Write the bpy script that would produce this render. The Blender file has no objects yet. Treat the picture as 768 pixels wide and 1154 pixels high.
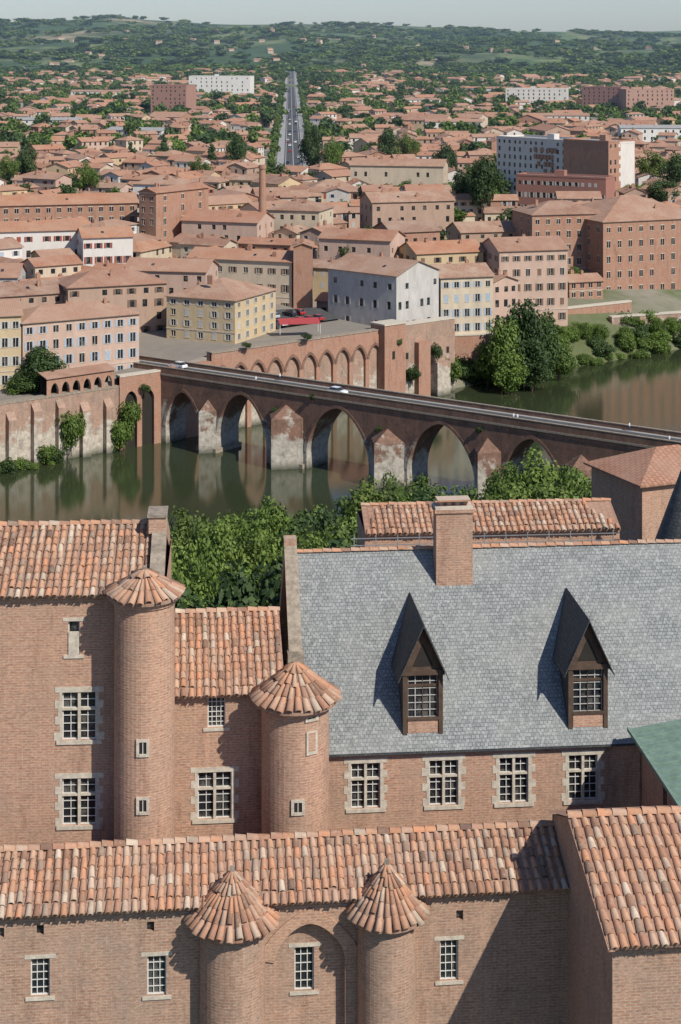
import bpy, math, random
import numpy as np
from mathutils import Vector, noise
R=random.Random(11)
# survey constants of the viewpoint on the tower (focal length, height, horizon) used to lay out the town plan
F=2000.;H=90.;YH=45.;CX=384.
def zy(py,d): return H-(py-YH)*d/F
def wx(px,d): return (px-CX)*d/F
sc=bpy.context.scene
COL=sc.collection
def ss(a,b,x):
    t=min(1,max(0,(x-a)/(b-a))); return t*t*(3-2*t)
def interp(x,xs,ys): return float(np.interp(x,xs,ys))
# ---------------------------------------------------------------- materials
def newmat(name,rough=.85):
    m=bpy.data.materials.new(name); m.use_nodes=True
    nt=m.node_tree; b=nt.nodes['Principled BSDF']; b.inputs['Roughness'].default_value=rough
    b.inputs['Specular IOR Level'].default_value=.25
    return m,nt,b
def nd(nt,t,**k):
    n=nt.nodes.new(t)
    for a,v in k.items(): setattr(n,a,v)
    return n
def c4(c): return (c[0],c[1],c[2],1)
def mix(nt,fac,a,b,mode='MIX'):
    n=nd(nt,'ShaderNodeMix',data_type='RGBA',blend_type=mode)
    for s,v in ((0,fac),(6,a),(7,b)):
        if isinstance(v,bpy.types.NodeSocket): nt.links.new(v,n.inputs[s])
        else: n.inputs[s].default_value = v if s==0 else c4(v)
    return n.outputs[2]
def noi(nt,vec,scale,detail=3,rough=.6):
    n=nd(nt,'ShaderNodeTexNoise'); n.inputs['Scale'].default_value=scale; n.inputs['Detail'].default_value=detail; n.inputs['Roughness'].default_value=rough
    if vec is not None: nt.links.new(vec,n.inputs['Vector'])
    return n.outputs['Fac']
def ramp(nt,fac,stops):
    r=nd(nt,'ShaderNodeValToRGB'); e=r.color_ramp.elements
    while len(e)<len(stops): e.new(.5)
    for i,(p,c) in enumerate(stops): e[i].position=p; e[i].color=c4(c)
    nt.links.new(fac,r.inputs[0]); return r.outputs[0]
def mapr(nt,v,a,b,c=0,d=1):
    m=nd(nt,'ShaderNodeMapRange'); nt.links.new(v,m.inputs[0])
    for i,x in enumerate((a,b,c,d)): m.inputs[i+1].default_value=x
    return m.outputs[0]
def vmul(nt,v,s):
    m=nd(nt,'ShaderNodeVectorMath',operation='MULTIPLY'); nt.links.new(v,m.inputs[0]); m.inputs[1].default_value=s; return m.outputs[0]
def bump(nt,b,h,st,dist):
    n=nd(nt,'ShaderNodeBump'); n.inputs['Strength'].default_value=st; n.inputs['Distance'].default_value=dist
    nt.links.new(h,n.inputs['Height']); nt.links.new(n.outputs[0],b.inputs['Normal'])
def uv(nt): return nd(nt,'ShaderNodeUVMap').outputs[0]
def pos(nt): return nd(nt,'ShaderNodeNewGeometry').outputs['Position']
def gray(nt,v):
    c=nd(nt,'ShaderNodeCombineXYZ'); [nt.links.new(v,c.inputs[i]) for i in range(3)]; return c.outputs[0]

def brick_mat(name,c1,c2,mo,bw=.5,bh=.13,ms=.018,stain=(.3,.24,.19),stainamt=.5,stone=None):
    m,nt,b=newmat(name,.9); u=uv(nt)
    t=nd(nt,'ShaderNodeTexBrick'); nt.links.new(u,t.inputs['Vector'])
    for k,v in (('Scale',1),('Mortar Size',ms),('Brick Width',bw),('Row Height',bh),('Bias',0),('Mortar Smooth',.3)): t.inputs[k].default_value=v
    t.inputs['Color1'].default_value=c4(c1); t.inputs['Color2'].default_value=c4(c2); t.inputs['Mortar'].default_value=c4(mo)
    p=pos(nt)
    n1=mapr(nt,noi(nt,p,.35,6,.7),.42,.66,0,stainamt)
    col=mix(nt,n1,t.outputs['Color'],stain)
    n2=mapr(nt,noi(nt,vmul(nt,p,(1,1,.12)),1.4,5,.7),.5,.72,0,.5)
    col=mix(nt,n2,col,(min(.6,c1[0]*1.18),c1[1]*1.28,c1[2]*1.35))
    n4=mapr(nt,noi(nt,vmul(nt,p,(1,1,.2)),.8,6,.75),.54,.72,0,.6)
    col=mix(nt,n4,col,tuple(x*.45 for x in c2))
    col=mix(nt,1.0,col,gray(nt,mapr(nt,noi(nt,vmul(nt,p,(1,1,3)),5,4,.7),.3,.7,.62,1.22)),'MULTIPLY')
    if stone:
        sp=nd(nt,'ShaderNodeSeparateXYZ'); nt.links.new(p,sp.inputs[0])
        a=nd(nt,'ShaderNodeMath',operation='MULTIPLY_ADD'); nt.links.new(noi(nt,p,.22,5,.7),a.inputs[0]); a.inputs[1].default_value=-24; nt.links.new(sp.outputs[2],a.inputs[2])
        f=mapr(nt,a.outputs[0],stone[1]-13.5,stone[1]-11.5,.9,0)
        st=mix(nt,mapr(nt,noi(nt,p,.9,6,.75),.35,.65),tuple(x*.5 for x in stone[0]),tuple(x*1.15 for x in stone[0]))
        col=mix(nt,f,col,st)
        lo=mapr(nt,sp.outputs[2],.2,1.8,.8,0); col=mix(nt,lo,col,(.06,.065,.045))
    nt.links.new(col,b.inputs['Base Color'])
    bump(nt,b,t.outputs['Fac'],-.4,.03)
    return m
def plaster(name,c,var=.25):
    m,nt,b=newmat(name,.9); p=pos(nt)
    n=mapr(nt,noi(nt,vmul(nt,p,(1,1,.35)),.5,6,.7),.3,.7,0,1)
    oi=nd(nt,'ShaderNodeObjectInfo').outputs['Random']
    c2=tuple(x*(1-var) for x in c)
    col=mix(nt,n,c2,c)
    col=mix(nt,mapr(nt,oi,0,1,0,.3),col,(.42,.30,.22))
    col=mix(nt,mapr(nt,noi(nt,vmul(nt,p,(1,1,.15)),1.1,5,.7),.55,.75,0,.45),col,tuple(x*.55 for x in c))
    nt.links.new(col,b.inputs['Base Color']); return m
def roof_mat(name,c1,c2,c3,sp=.42,tl=.55):
    m,nt,b=newmat(name,.9); u=uv(nt)
    s=nd(nt,'ShaderNodeSeparateXYZ'); nt.links.new(u,s.inputs[0]); c=nd(nt,'ShaderNodeCombineXYZ')
    nt.links.new(s.outputs[1],c.inputs[0]); nt.links.new(s.outputs[0],c.inputs[1])
    t=nd(nt,'ShaderNodeTexBrick'); nt.links.new(c.outputs[0],t.inputs['Vector'])
    for k,v in (('Scale',1),('Mortar Size',.07),('Brick Width',tl),('Row Height',sp),('Bias',0),('Mortar Smooth',.6)): t.inputs[k].default_value=v
    t.inputs['Color1'].default_value=c4(c1); t.inputs['Color2'].default_value=c4(c2); t.inputs['Mortar'].default_value=c4(tuple(x*.33 for x in c1))
    p=pos(nt)
    col=mix(nt,mapr(nt,noi(nt,p,.2,6,.7),.42,.64,0,.75),t.outputs['Color'],c3)
    oi=nd(nt,'ShaderNodeObjectInfo').outputs['Random']
    col=mix(nt,mapr(nt,noi(nt,p,1.3,5,.7),.5,.75,0,.7),col,(.20,.125,.09))
    col=mix(nt,mapr(nt,noi(nt,p,.045,2),.42,.6,0,.4),col,(.34,.24,.175))
    col=mix(nt,mapr(nt,oi,0,1,0,.4),col,(.40,.20,.125))
    nt.links.new(col,b.inputs['Base Color']); bump(nt,b,t.outputs['Fac'],-.5,.06)
    return m
def tile_mat(name):
    m,nt,b=newmat(name,.88)
    g=nd(nt,'ShaderNodeNewGeometry')
    st=[(0,(.16,.10,.075)),(.12,(.42,.21,.12)),(.28,(.48,.275,.17)),(.42,(.34,.17,.11)),(.55,(.49,.33,.23)),(.7,(.52,.24,.13)),(.82,(.43,.26,.175)),(.92,(.56,.45,.34)),(1,(.24,.155,.11))]
    col=ramp(nt,g.outputs['Random Per Island'],st)
    p=g.outputs['Position']
    col=mix(nt,mapr(nt,noi(nt,p,.8,6,.7),.48,.7,0,.6),col,(.25,.18,.13))
    col=mix(nt,mapr(nt,noi(nt,p,4,5,.75),.55,.66,0,.55),col,(.42,.37,.28))
    col=mix(nt,mapr(nt,noi(nt,p,9,4,.75),.58,.68,0,.7),col,(.10,.075,.055))
    nt.links.new(col,b.inputs['Base Color']); return m
def slate_mat(name,c1,c2,mo,w=.24,h=.23,lich=1.):
    m,nt,b=newmat(name,.65); u=uv(nt)
    t=nd(nt,'ShaderNodeTexBrick'); nt.links.new(u,t.inputs['Vector'])
    for k,v in (('Scale',1),('Mortar Size',.02),('Brick Width',w),('Row Height',h),('Bias',0),('Mortar Smooth',.3)): t.inputs[k].default_value=v
    t.inputs['Color1'].default_value=c4(c1); t.inputs['Color2'].default_value=c4(c2); t.inputs['Mortar'].default_value=c4(mo)
    p=pos(nt)
    col=mix(nt,mapr(nt,noi(nt,p,.4,5),.4,.7,0,.5*lich),t.outputs['Color'],(.27,.27,.245))
    col=mix(nt,mapr(nt,noi(nt,p,4.2,6,.85),.52,.62,0,.7*lich),col,(.42,.42,.385))
    col=mix(nt,mapr(nt,noi(nt,p,2.6,6,.85),.56,.64,0,.6),col,(.085,.09,.085))
    col=mix(nt,mapr(nt,noi(nt,vmul(nt,p,(1,.5,.3)),1.1,5,.7),.55,.72,0,.35),col,(.12,.12,.105))
    nt.links.new(col,b.inputs['Base Color']); bump(nt,b,t.outputs['Fac'],-.6,.05); return m
def plain(name,c,rough=.7,metal=0,var=.2,sc_=2.):
    m,nt,b=newmat(name,rough); b.inputs['Metallic'].default_value=metal
    n=noi(nt,pos(nt),sc_,5,.7)
    nt.links.new(mix(nt,mapr(nt,n,.3,.7),tuple(x*(1-var) for x in c),tuple(min(1,x*(1+var*.4)) for x in c)),b.inputs['Base Color']); return m

BRICK=brick_mat('palace_brick',(.50,.275,.175),(.40,.205,.13),(.47,.35,.26),.5,.15,.026,(.36,.26,.19),.5)
BRICK2=brick_mat('palace_brick_old',(.45,.26,.17),(.35,.19,.122),(.44,.33,.25),.5,.15,.026,(.31,.235,.18),.6)
BRIDGE=brick_mat('bridge_brick',(.26,.13,.085),(.18,.085,.058),(.25,.175,.13),.6,.2,.03,(.11,.075,.055),.8,((.46,.42,.35),8))
QUAY=brick_mat('quay_masonry',(.42,.26,.18),(.33,.19,.13),(.40,.31,.24),.7,.25,.03,(.25,.185,.14),.7,((.52,.46,.37),8))
TBRICK=brick_mat('town_brick',(.42,.215,.14),(.34,.165,.105),(.37,.25,.18),.6,.2,.02,(.38,.25,.18),.6)
STONE=plain('pale_limestone',(.56,.49,.39),.9,0,.35,3)
OLDST=plain('weathered_stone',(.33,.27,.205),.95,0,.5,2.2)
SLATE=slate_mat('slate_tiles',(.17,.178,.175),(.26,.265,.255),(.07,.072,.07))
SLATED=slate_mat('dark_slate',(.045,.048,.05),(.075,.078,.08),(.02,.022,.023),lich=.15)
TILE=tile_mat('clay_barrel_tile')
ROOFS=[roof_mat('roof_tile_red',(.44,.205,.12),(.34,.15,.09),(.41,.25,.17)),
       roof_mat('roof_tile_pink',(.46,.275,.185),(.37,.205,.135),(.42,.31,.225)),
       roof_mat('roof_tile_brown',(.36,.205,.14),(.26,.14,.095),(.38,.27,.20)),
       roof_mat('roof_tile_orange',(.52,.235,.125),(.43,.185,.10),(.45,.28,.18))]
WALLS=[plaster('plaster_cream',(.62,.51,.37)),plaster('plaster_pink',(.58,.40,.31)),plaster('plaster_white',(.72,.69,.63),.15),
       plaster('plaster_ochre',(.60,.46,.27)),plaster('plaster_brown',(.43,.29,.21)),TBRICK]
GREYW=plaster('plaster_grey',(.55,.53,.49),.3)
GLASS,nt,b=newmat('window_glass',.1); b.inputs['Specular IOR Level'].default_value=.6
nt.links.new(mix(nt,mapr(nt,noi(nt,pos(nt),.9,3),.5,.62),(.018,.022,.026),(.10,.095,.085)),b.inputs['Base Color'])
WHITE=plain('white_paint',(.66,.64,.58),.5,0,.15)
SHUT=[plain('shutter_blue',(.36,.42,.47),.6),plain('shutter_brown',(.20,.12,.08),.6),plain('shutter_grey',(.48,.46,.42),.6),plain('shutter_red',(.32,.08,.05),.6)]
WOOD=plain('dark_timber',(.10,.065,.045),.8,0,.4)
ASPH=plain('asphalt',(.085,.083,.08),.9,0,.3,.6)
PALE=plain('avenue_paving',(.33,.32,.30),.9,0,.2,.3)
GREENM=plain('green_copper',(.20,.285,.225),.6,.05,.35,1.5)
STEEL=plain('scaffold_steel',(.38,.38,.37),.5,.5,.2)
RUBBER=plain('rubber',(.02,.02,.02),.8); 
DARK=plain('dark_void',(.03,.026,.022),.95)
CLOTH=plain('awning_red',(.36,.06,.06),.7)
def carpaint(n,c):
    m,nt,b=newmat(n,.3); b.inputs['Base Color'].default_value=c4(c); b.inputs['Coat Weight'].default_value=.5; return m
PAINTS=[carpaint('paint_white',(.75,.75,.74)),carpaint('paint_silver',(.4,.42,.43)),carpaint('paint_blue',(.04,.08,.2)),carpaint('paint_black',(.03,.03,.035)),carpaint('paint_red',(.35,.03,.03))]
def leaf_mat(name,a,bb):
    m,nt,b=newmat(name,.6)
    g=nd(nt,'ShaderNodeNewGeometry'); oi=nd(nt,'ShaderNodeObjectInfo').outputs['Random']
    col=mix(nt,g.outputs['Random Per Island'],a,bb)
    col=mix(nt,mapr(nt,oi,0,1,0,.65),col,(a[0]*.8,a[1]*.68,a[2]*1.0))
    nt.links.new(col,b.inputs['Base Color'])
    tr=nd(nt,'ShaderNodeBsdfTranslucent'); nt.links.new(col,tr.inputs[0])
    ms=nd(nt,'ShaderNodeMixShader'); ms.inputs[0].default_value=.2
    nt.links.new(b.outputs[0],ms.inputs[1]); nt.links.new(tr.outputs[0],ms.inputs[2]); nt.links.new(ms.outputs[0],nt.nodes['Material Output'].inputs[0])
    return m
LEAF=leaf_mat('leaves_broad',(.07,.125,.02),(.19,.27,.055))
LEAFY=leaf_mat('leaves_bright',(.10,.16,.025),(.24,.31,.07))
LEAFD=leaf_mat('leaves_dark',(.035,.07,.02),(.10,.15,.04))
BARK=plain('bark',(.14,.10,.07),.95)
# ---------------------------------------------------------------- mesh builder
class MB:
    def __init__(s): s.v=[];s.f=[];s.m=[];s.uv=[];s.sm=[];s.mats=[];s.set((0,0,0),0)
    def set(s,loc,a): s.loc=loc;s.c=math.cos(a);s.s=math.sin(a)
    def mi(s,mat):
        if mat not in s.mats: s.mats.append(mat)
        return s.mats.index(mat)
    def poly(s,pts,mat,uvs=None,smooth=False):
        if uvs is None:
            a,b,c=pts[0],pts[1],pts[2]
            ux,uy,uz=b[0]-a[0],b[1]-a[1],b[2]-a[2]; vx,vy,vz=c[0]-a[0],c[1]-a[1],c[2]-a[2]
            nx,ny,nz=uy*vz-uz*vy,uz*vx-ux*vz,ux*vy-uy*vx
            l=math.sqrt(nx*nx+ny*ny+nz*nz) or 1; nx/=l;ny/=l;nz/=l
            hl=math.hypot(nx,ny)
            if hl<.05: uvs=[(p[0],p[1]) for p in pts]
            else:
                tx,ty=-ny/hl,nx/hl
                bx,by,bz=-nz*ty,nz*tx,nx*ty-ny*tx
                uvs=[(p[0]*tx+p[1]*ty,p[0]*bx+p[1]*by+p[2]*bz) for p in pts]
        i=len(s.v)
        for p in pts: s.v.append((s.loc[0]+p[0]*s.c-p[1]*s.s,s.loc[1]+p[0]*s.s+p[1]*s.c,s.loc[2]+p[2]))
        s.f.append(tuple(range(i,i+len(pts)))); s.m.append(s.mi(mat)); s.uv.extend(uvs); s.sm.append(smooth)
    def strip(s,rows,mat,smooth=True):
        i=len(s.v); n=len(rows[0])
        for r in rows:
            for p in r: s.v.append((s.loc[0]+p[0]*s.c-p[1]*s.s,s.loc[1]+p[0]*s.s+p[1]*s.c,s.loc[2]+p[2]))
        k=s.mi(mat)
        for a in range(len(rows)-1):
            for b in range(n-1):
                s.f.append((i+a*n+b,i+a*n+b+1,i+(a+1)*n+b+1,i+(a+1)*n+b)); s.m.append(k); s.sm.append(smooth)
                s.uv.extend([(b*.1,a*.1),(b*.1+.1,a*.1),(b*.1+.1,a*.1+.1),(b*.1,a*.1+.1)])
    def obox(s,O,A,B,C,mat):
        O,A,B,C=map(Vector,(O,A,B,C)); p=lambda a,b,c:tuple(O+A*a+B*b+C*c)
        if A.cross(B).dot(C)<0: A,B=B,A
        s.poly([p(0,0,0),p(0,1,0),p(1,1,0),p(1,0,0)],mat); s.poly([p(0,0,1),p(1,0,1),p(1,1,1),p(0,1,1)],mat)
        s.poly([p(0,0,0),p(1,0,0),p(1,0,1),p(0,0,1)],mat); s.poly([p(1,1,0),p(0,1,0),p(0,1,1),p(1,1,1)],mat)
        s.poly([p(0,1,0),p(0,0,0),p(0,0,1),p(0,1,1)],mat); s.poly([p(1,0,0),p(1,1,0),p(1,1,1),p(1,0,1)],mat)
    def box(s,x0,x1,y0,y1,z0,z1,mat): s.obox((x0,y0,z0),(x1-x0,0,0),(0,y1-y0,0),(0,0,z1-z0),mat)
    def wall(s,O,U,w,z0,z1,holes,mat,depth=.2,glass=GLASS,rev=None):
        U=Vector((U[0],U[1],0)); N=Vector((-U[1],U[0],0)); O=Vector((O[0],O[1],0)); rev=rev or mat
        P=lambda u,z,d=0: tuple(O+U*u+N*d+Vector((0,0,z)))
        us=sorted({0,w,*[h[0] for h in holes],*[h[1] for h in holes]}); zs=sorted({z0,z1,*[h[2] for h in holes],*[h[3] for h in holes]})
        for a in range(len(zs)-1):
            zc=(zs[a]+zs[a+1])/2; run=None
            for i in range(len(us)-1):
                uc=(us[i]+us[i+1])/2
                ins=any(h[0]<uc<h[1] and h[2]<zc<h[3] for h in holes)
                if not ins and run is None: run=us[i]
                if ins and run is not None:
                    s.poly([P(run,zs[a]),P(us[i],zs[a]),P(us[i],zs[a+1]),P(run,zs[a+1])],mat); run=None
            if run is not None: s.poly([P(run,zs[a]),P(w,zs[a]),P(w,zs[a+1]),P(run,zs[a+1])],mat)
        for h in holes:
            a,b,c,d=h[:4]
            s.poly([P(a,c,0),P(b,c,0),P(b,c,depth),P(a,c,depth)],rev); s.poly([P(a,d,depth),P(b,d,depth),P(b,d,0),P(a,d,0)],rev)
            s.poly([P(a,c,0),P(a,c,depth),P(a,d,depth),P(a,d,0)],rev); s.poly([P(b,c,depth),P(b,c,0),P(b,d,0),P(b,d,depth)],rev)
            if glass: s.poly([P(a,c,depth),P(b,c,depth),P(b,d,depth),P(a,d,depth)],glass)
    def done(s,name,loc=(0,0,0),rot=0,parent=None):
        me=bpy.data.meshes.new(name); me.from_pydata(s.v,[],s.f)
        for m in s.mats: me.materials.append(m)
        me.polygons.foreach_set('material_index',s.m); me.polygons.foreach_set('use_smooth',s.sm)
        l=me.uv_layers.new(name='UVMap'); l.data.foreach_set('uv',np.array(s.uv,dtype=np.float32).ravel())
        me.update(); o=bpy.data.objects.new(name,me); o.location=loc; o.rotation_euler=(0,0,rot); COL.objects.link(o)
        if parent: o.parent=parent
        return o
def empty(name,loc=(0,0,0)):
    e=bpy.data.objects.new(name,None); e.location=loc; COL.objects.link(e); return e
# ---------------------------------------------------------------- terrain
EX,EY=.765,.644; P0=(-39.,400.)
def uq(x,y): a,b=x-P0[0],y-P0[1]; return a*EX+b*EY, -a*EY+b*EX
def xyuq(u,q): return P0[0]+u*EX-q*EY, P0[1]+u*EY+q*EX
WR=108.
def zt(x,y):
    u,q=uq(x,y)
    if q>=0:
        e=interp(u,[-200,-25,-8,5,14,66,80,400],[13.6,13.6,15.9,15.9,18,18,11,11])
        if u>66:
            k=ss(66,80,u); e=e*(1-k)+k*interp(q,[0,3,22,60],[-.5,2,11,14])
        z=e+ss(5,130,q)*(23-e)+ (q>130)*min(1,(q-130)/2500)*8
        if y>2400:
            px=CX+2000*x/y
            top=H+(YH-interp(px,[-200,0,60,130,240,330,500,620,768,1000],[36,31,25,20,25,25,33,37,44,46]))*2.75
            r=min(1,(y-2400)/3100.)
            zz=31+(top-31)*(r**1.35)
            nn=noise.fractal(Vector((x/650.,y/900.,3.)),1,2.1,4)*40*min(1,r*2.2)*(1-ss(.86,1,r)*.7)
            if y>5500:
                k=ss(5500,7500,y); zz=zz*(1-k)+(70+ss(7500,9800,y)*60+noise.fractal(Vector((x/2400.,y/2400.,0)),1,2,3)*22)*k; 
            z=zz+nn if r>0 else z
        return z
    if q>-WR: return -4
    q2=-WR-q
    return interp(q2,[0,2,15,45,95,130,400],[0,3,5,13,28,30,30])
def axis(parts):
    out=[]
    for a,b,st in parts: out+=list(np.arange(a,b,st))
    return out+[parts[-1][1]]
ug=axis([(-3000,-600,300),(-600,-150,30),(-150,250,8),(250,1000,40),(1000,8500,75),(8500,14000,500)])
qg=axis([(-900,-300,100),(-300,-WR-2,8),])[:-1]+[-WR-2,-WR,-WR+.01,-60,-.02,.02,2,5,10,20,30,45,60,90,130,200,300]+axis([(400,1600,100),(1600,7000,75),(7000,12500,400)])
vs=[];fs=[];nu=len(ug)
for q in qg:
    for u in ug:
        x,y=xyuq(u,q); vs.append((x,y,zt(x,y)))
for j in range(len(qg)-1):
    for i in range(nu-1): fs.append((j*nu+i,j*nu+i+1,(j+1)*nu+i+1,(j+1)*nu+i))
me=bpy.data.meshes.new('ground'); me.from_pydata(vs,[],fs); 
for p in me.polygons: p.use_smooth=True
g=bpy.data.objects.new('ground',me); COL.objects.link(g)
m,nt,b=newmat('ground_land',.95); p=pos(nt); sp=nd(nt,'ShaderNodeSeparateXYZ'); nt.links.new(p,sp.inputs[0])
urb=mix(nt,mapr(nt,noi(nt,p,.03,5),.46,.56),(.27,.235,.19),(.095,.13,.045))
urb=mix(nt,mapr(nt,noi(nt,p,.3,4),.4,.7,0,.5),urb,(.15,.14,.11))
quayc=mix(nt,noi(nt,p,.3,5,.7),(.17,.15,.125),(.29,.25,.20))
gr=mix(nt,noi(nt,p,.3,5,.7),(.05,.08,.025),(.15,.15,.07))
quayc=mix(nt,mapr(nt,sp.outputs[0],26,38),quayc,gr)
urb=mix(nt,mapr(nt,sp.outputs[1],500,560),quayc,urb)
fld=ramp(nt,noi(nt,p,.0023,4,.55),[(0,(.05,.085,.03)),(.47,(.055,.095,.035)),(.5,(.11,.16,.055)),(.54,(.18,.20,.085)),(.58,(.055,.09,.035)),(.66,(.32,.26,.16)),(1,(.10,.14,.06))])
fld=mix(nt,mapr(nt,noi(nt,p,.012,6,.75),.44,.6,0,.8),fld,(.035,.065,.025))
col=mix(nt,mapr(nt,sp.outputs[1],2300,2900),urb,fld)
near=mix(nt,noi(nt,p,.4,5),(.04,.06,.02),(.10,.10,.055))
col=mix(nt,mapr(nt,sp.outputs[1],330,352),near,col)
nt.links.new(col,b.inputs['Base Color']); me.materials.append(m)
# water
mb=MB(); W_,nt,b=newmat('river_water',.05); b.inputs['Specular IOR Level'].default_value=.55
p=pos(nt); nt.links.new(mix(nt,noi(nt,p,.03,3),(.026,.036,.016),(.045,.055,.026)),b.inputs['Base Color'])
bump(nt,b,noi(nt,vmul(nt,p,(1,1.6,1)),1.1,4),.13,.09)
a=[xyuq(-800,-WR-4),xyuq(900,-WR-4),xyuq(900,3),xyuq(-800,3)]
mb.poly([(x,y,0) for x,y in a],W_); mb.done('river_water')
# ---------------------------------------------------------------- trees
def tree_mesh(name,seed,h,rad,nb,nl,ls,leaf=LEAF,low=.28,kk=(.25,.78),rr_=(.2,.4)):
    rg=np.random.default_rng(seed); P=[];Nn=[]
    cz=h*(low+(1-low)/2); hz=h*(1-low)/2
    cent=[]
    for i in range(nb):
        d=rg.normal(size=3); d/=np.linalg.norm(d); k=rg.uniform(*kk)
        c=np.array([d[0]*rad*k,d[1]*rad*k,cz+d[2]*hz*k*.95]); 
        c[:2]*= (1-.35*max(0,(c[2]-cz)/hz))
        r=rad*rg.uniform(*rr_)*(1.15-.35*k); cent.append((c,r))
        n=int(nl/nb*(r/(rad*.32))**2)
        dd=rg.normal(size=(n,3)); dd/=np.linalg.norm(dd,axis=1)[:,None]
        P.append(c+dd*np.array([1,1,.85])*r*rg.uniform(.62,1.18,size=(n,1))); Nn.append(dd+rg.normal(size=(n,3))*.4+np.array([0,0,.25]))
    P=np.concatenate(P);N=np.concatenate(Nn);N/=np.linalg.norm(N,axis=1)[:,None]
    T=np.cross(N,rg.normal(size=N.shape));T/=np.linalg.norm(T,axis=1)[:,None];B=np.cross(N,T)
    s=ls*rg.uniform(.6,1.25,size=(len(P),1)); asp=rg.uniform(.5,.9,size=(len(P),1))
    V=np.stack([P-T*s,P-B*s*asp,P+T*s,P+B*s*asp],axis=1).reshape(-1,3).tolist()
    Fc=[(4*i,4*i+1,4*i+2,4*i+3) for i in range(len(P))]; mi=[0]*len(Fc)
    def limb(a,b,r0,r1,n=6):
        a=Vector(a);b=Vector(b);d=(b-a).normalized();t=d.orthogonal().normalized();q=d.cross(t); i=len(V)
        for (c,r) in ((a,r0),(b,r1)):
            for k in range(n):
                an=2*math.pi*k/n; V.append(tuple(c+t*r*math.cos(an)+q*r*math.sin(an)))
        for k in range(n): Fc.append((i+k,i+(k+1)%n,i+n+(k+1)%n,i+n+k)); mi.append(1)
    limb((0,0,-.5),(0,0,h*.45),h*.03,h*.018); limb((0,0,h*.45),(rad*.1,0,h*.8),h*.018,h*.006)
    for c,r in cent[:6]: limb((0,0,h*rg.uniform(.22,.4)),c,h*.012,h*.004,5)
    me=bpy.data.meshes.new(name); me.from_pydata(V,[],Fc); me.materials.append(leaf); me.materials.append(BARK)
    me.polygons.foreach_set('material_index',mi); me.update(); return me
HT=[tree_mesh('tree_crown',s,10,5,30,8500,.2,l,kk=(.35,.95),rr_=(.15,.36)) for s,l in ((1,LEAF),(2,LEAFY),(3,LEAF),(9,LEAFY))]
HTD=[tree_mesh('tree_crown_dark',s,10,5,34,7000,.24,LEAFD,low=.2,kk=(.3,.85)) for s in (4,5)]
BT=[tree_mesh('bank_tree_crown',s,10,5,60,8500,.25,l,low=.0) for s,l in ((6,LEAF),(7,LEAFD),(8,LEAF))]
MT=[tree_mesh('tree_mid',s,10,5,20,900,.55,l,low=.15) for s,l in ((11,LEAF),(12,LEAFD),(13,LEAFD))]
FT=[tree_mesh('tree_far',s,10,5.4,12,230,1.05,l,low=.1) for s,l in ((21,LEAF),(22,LEAFD),(23,LEAF))]
CON=tree_mesh('conifer_crown',31,10,2.0,26,1400,.4,LEAFD,low=.08)
BUSH=[tree_mesh('bush_crown',s,4,3,24,2600,.2,l,low=.0) for s,l in ((41,LEAF),(42,LEAFD))]
def put(me,name,x,y,z,sx,sz=None,parent=None):
    o=bpy.data.objects.new(name,me); o.location=(x,y,z); o.rotation_euler=(0,0,R.uniform(0,6.28)); o.scale=(sx,sx*R.uniform(.9,1.1),sz or sx); COL.objects.link(o)
    if parent: o.parent=parent
    return o
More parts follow.
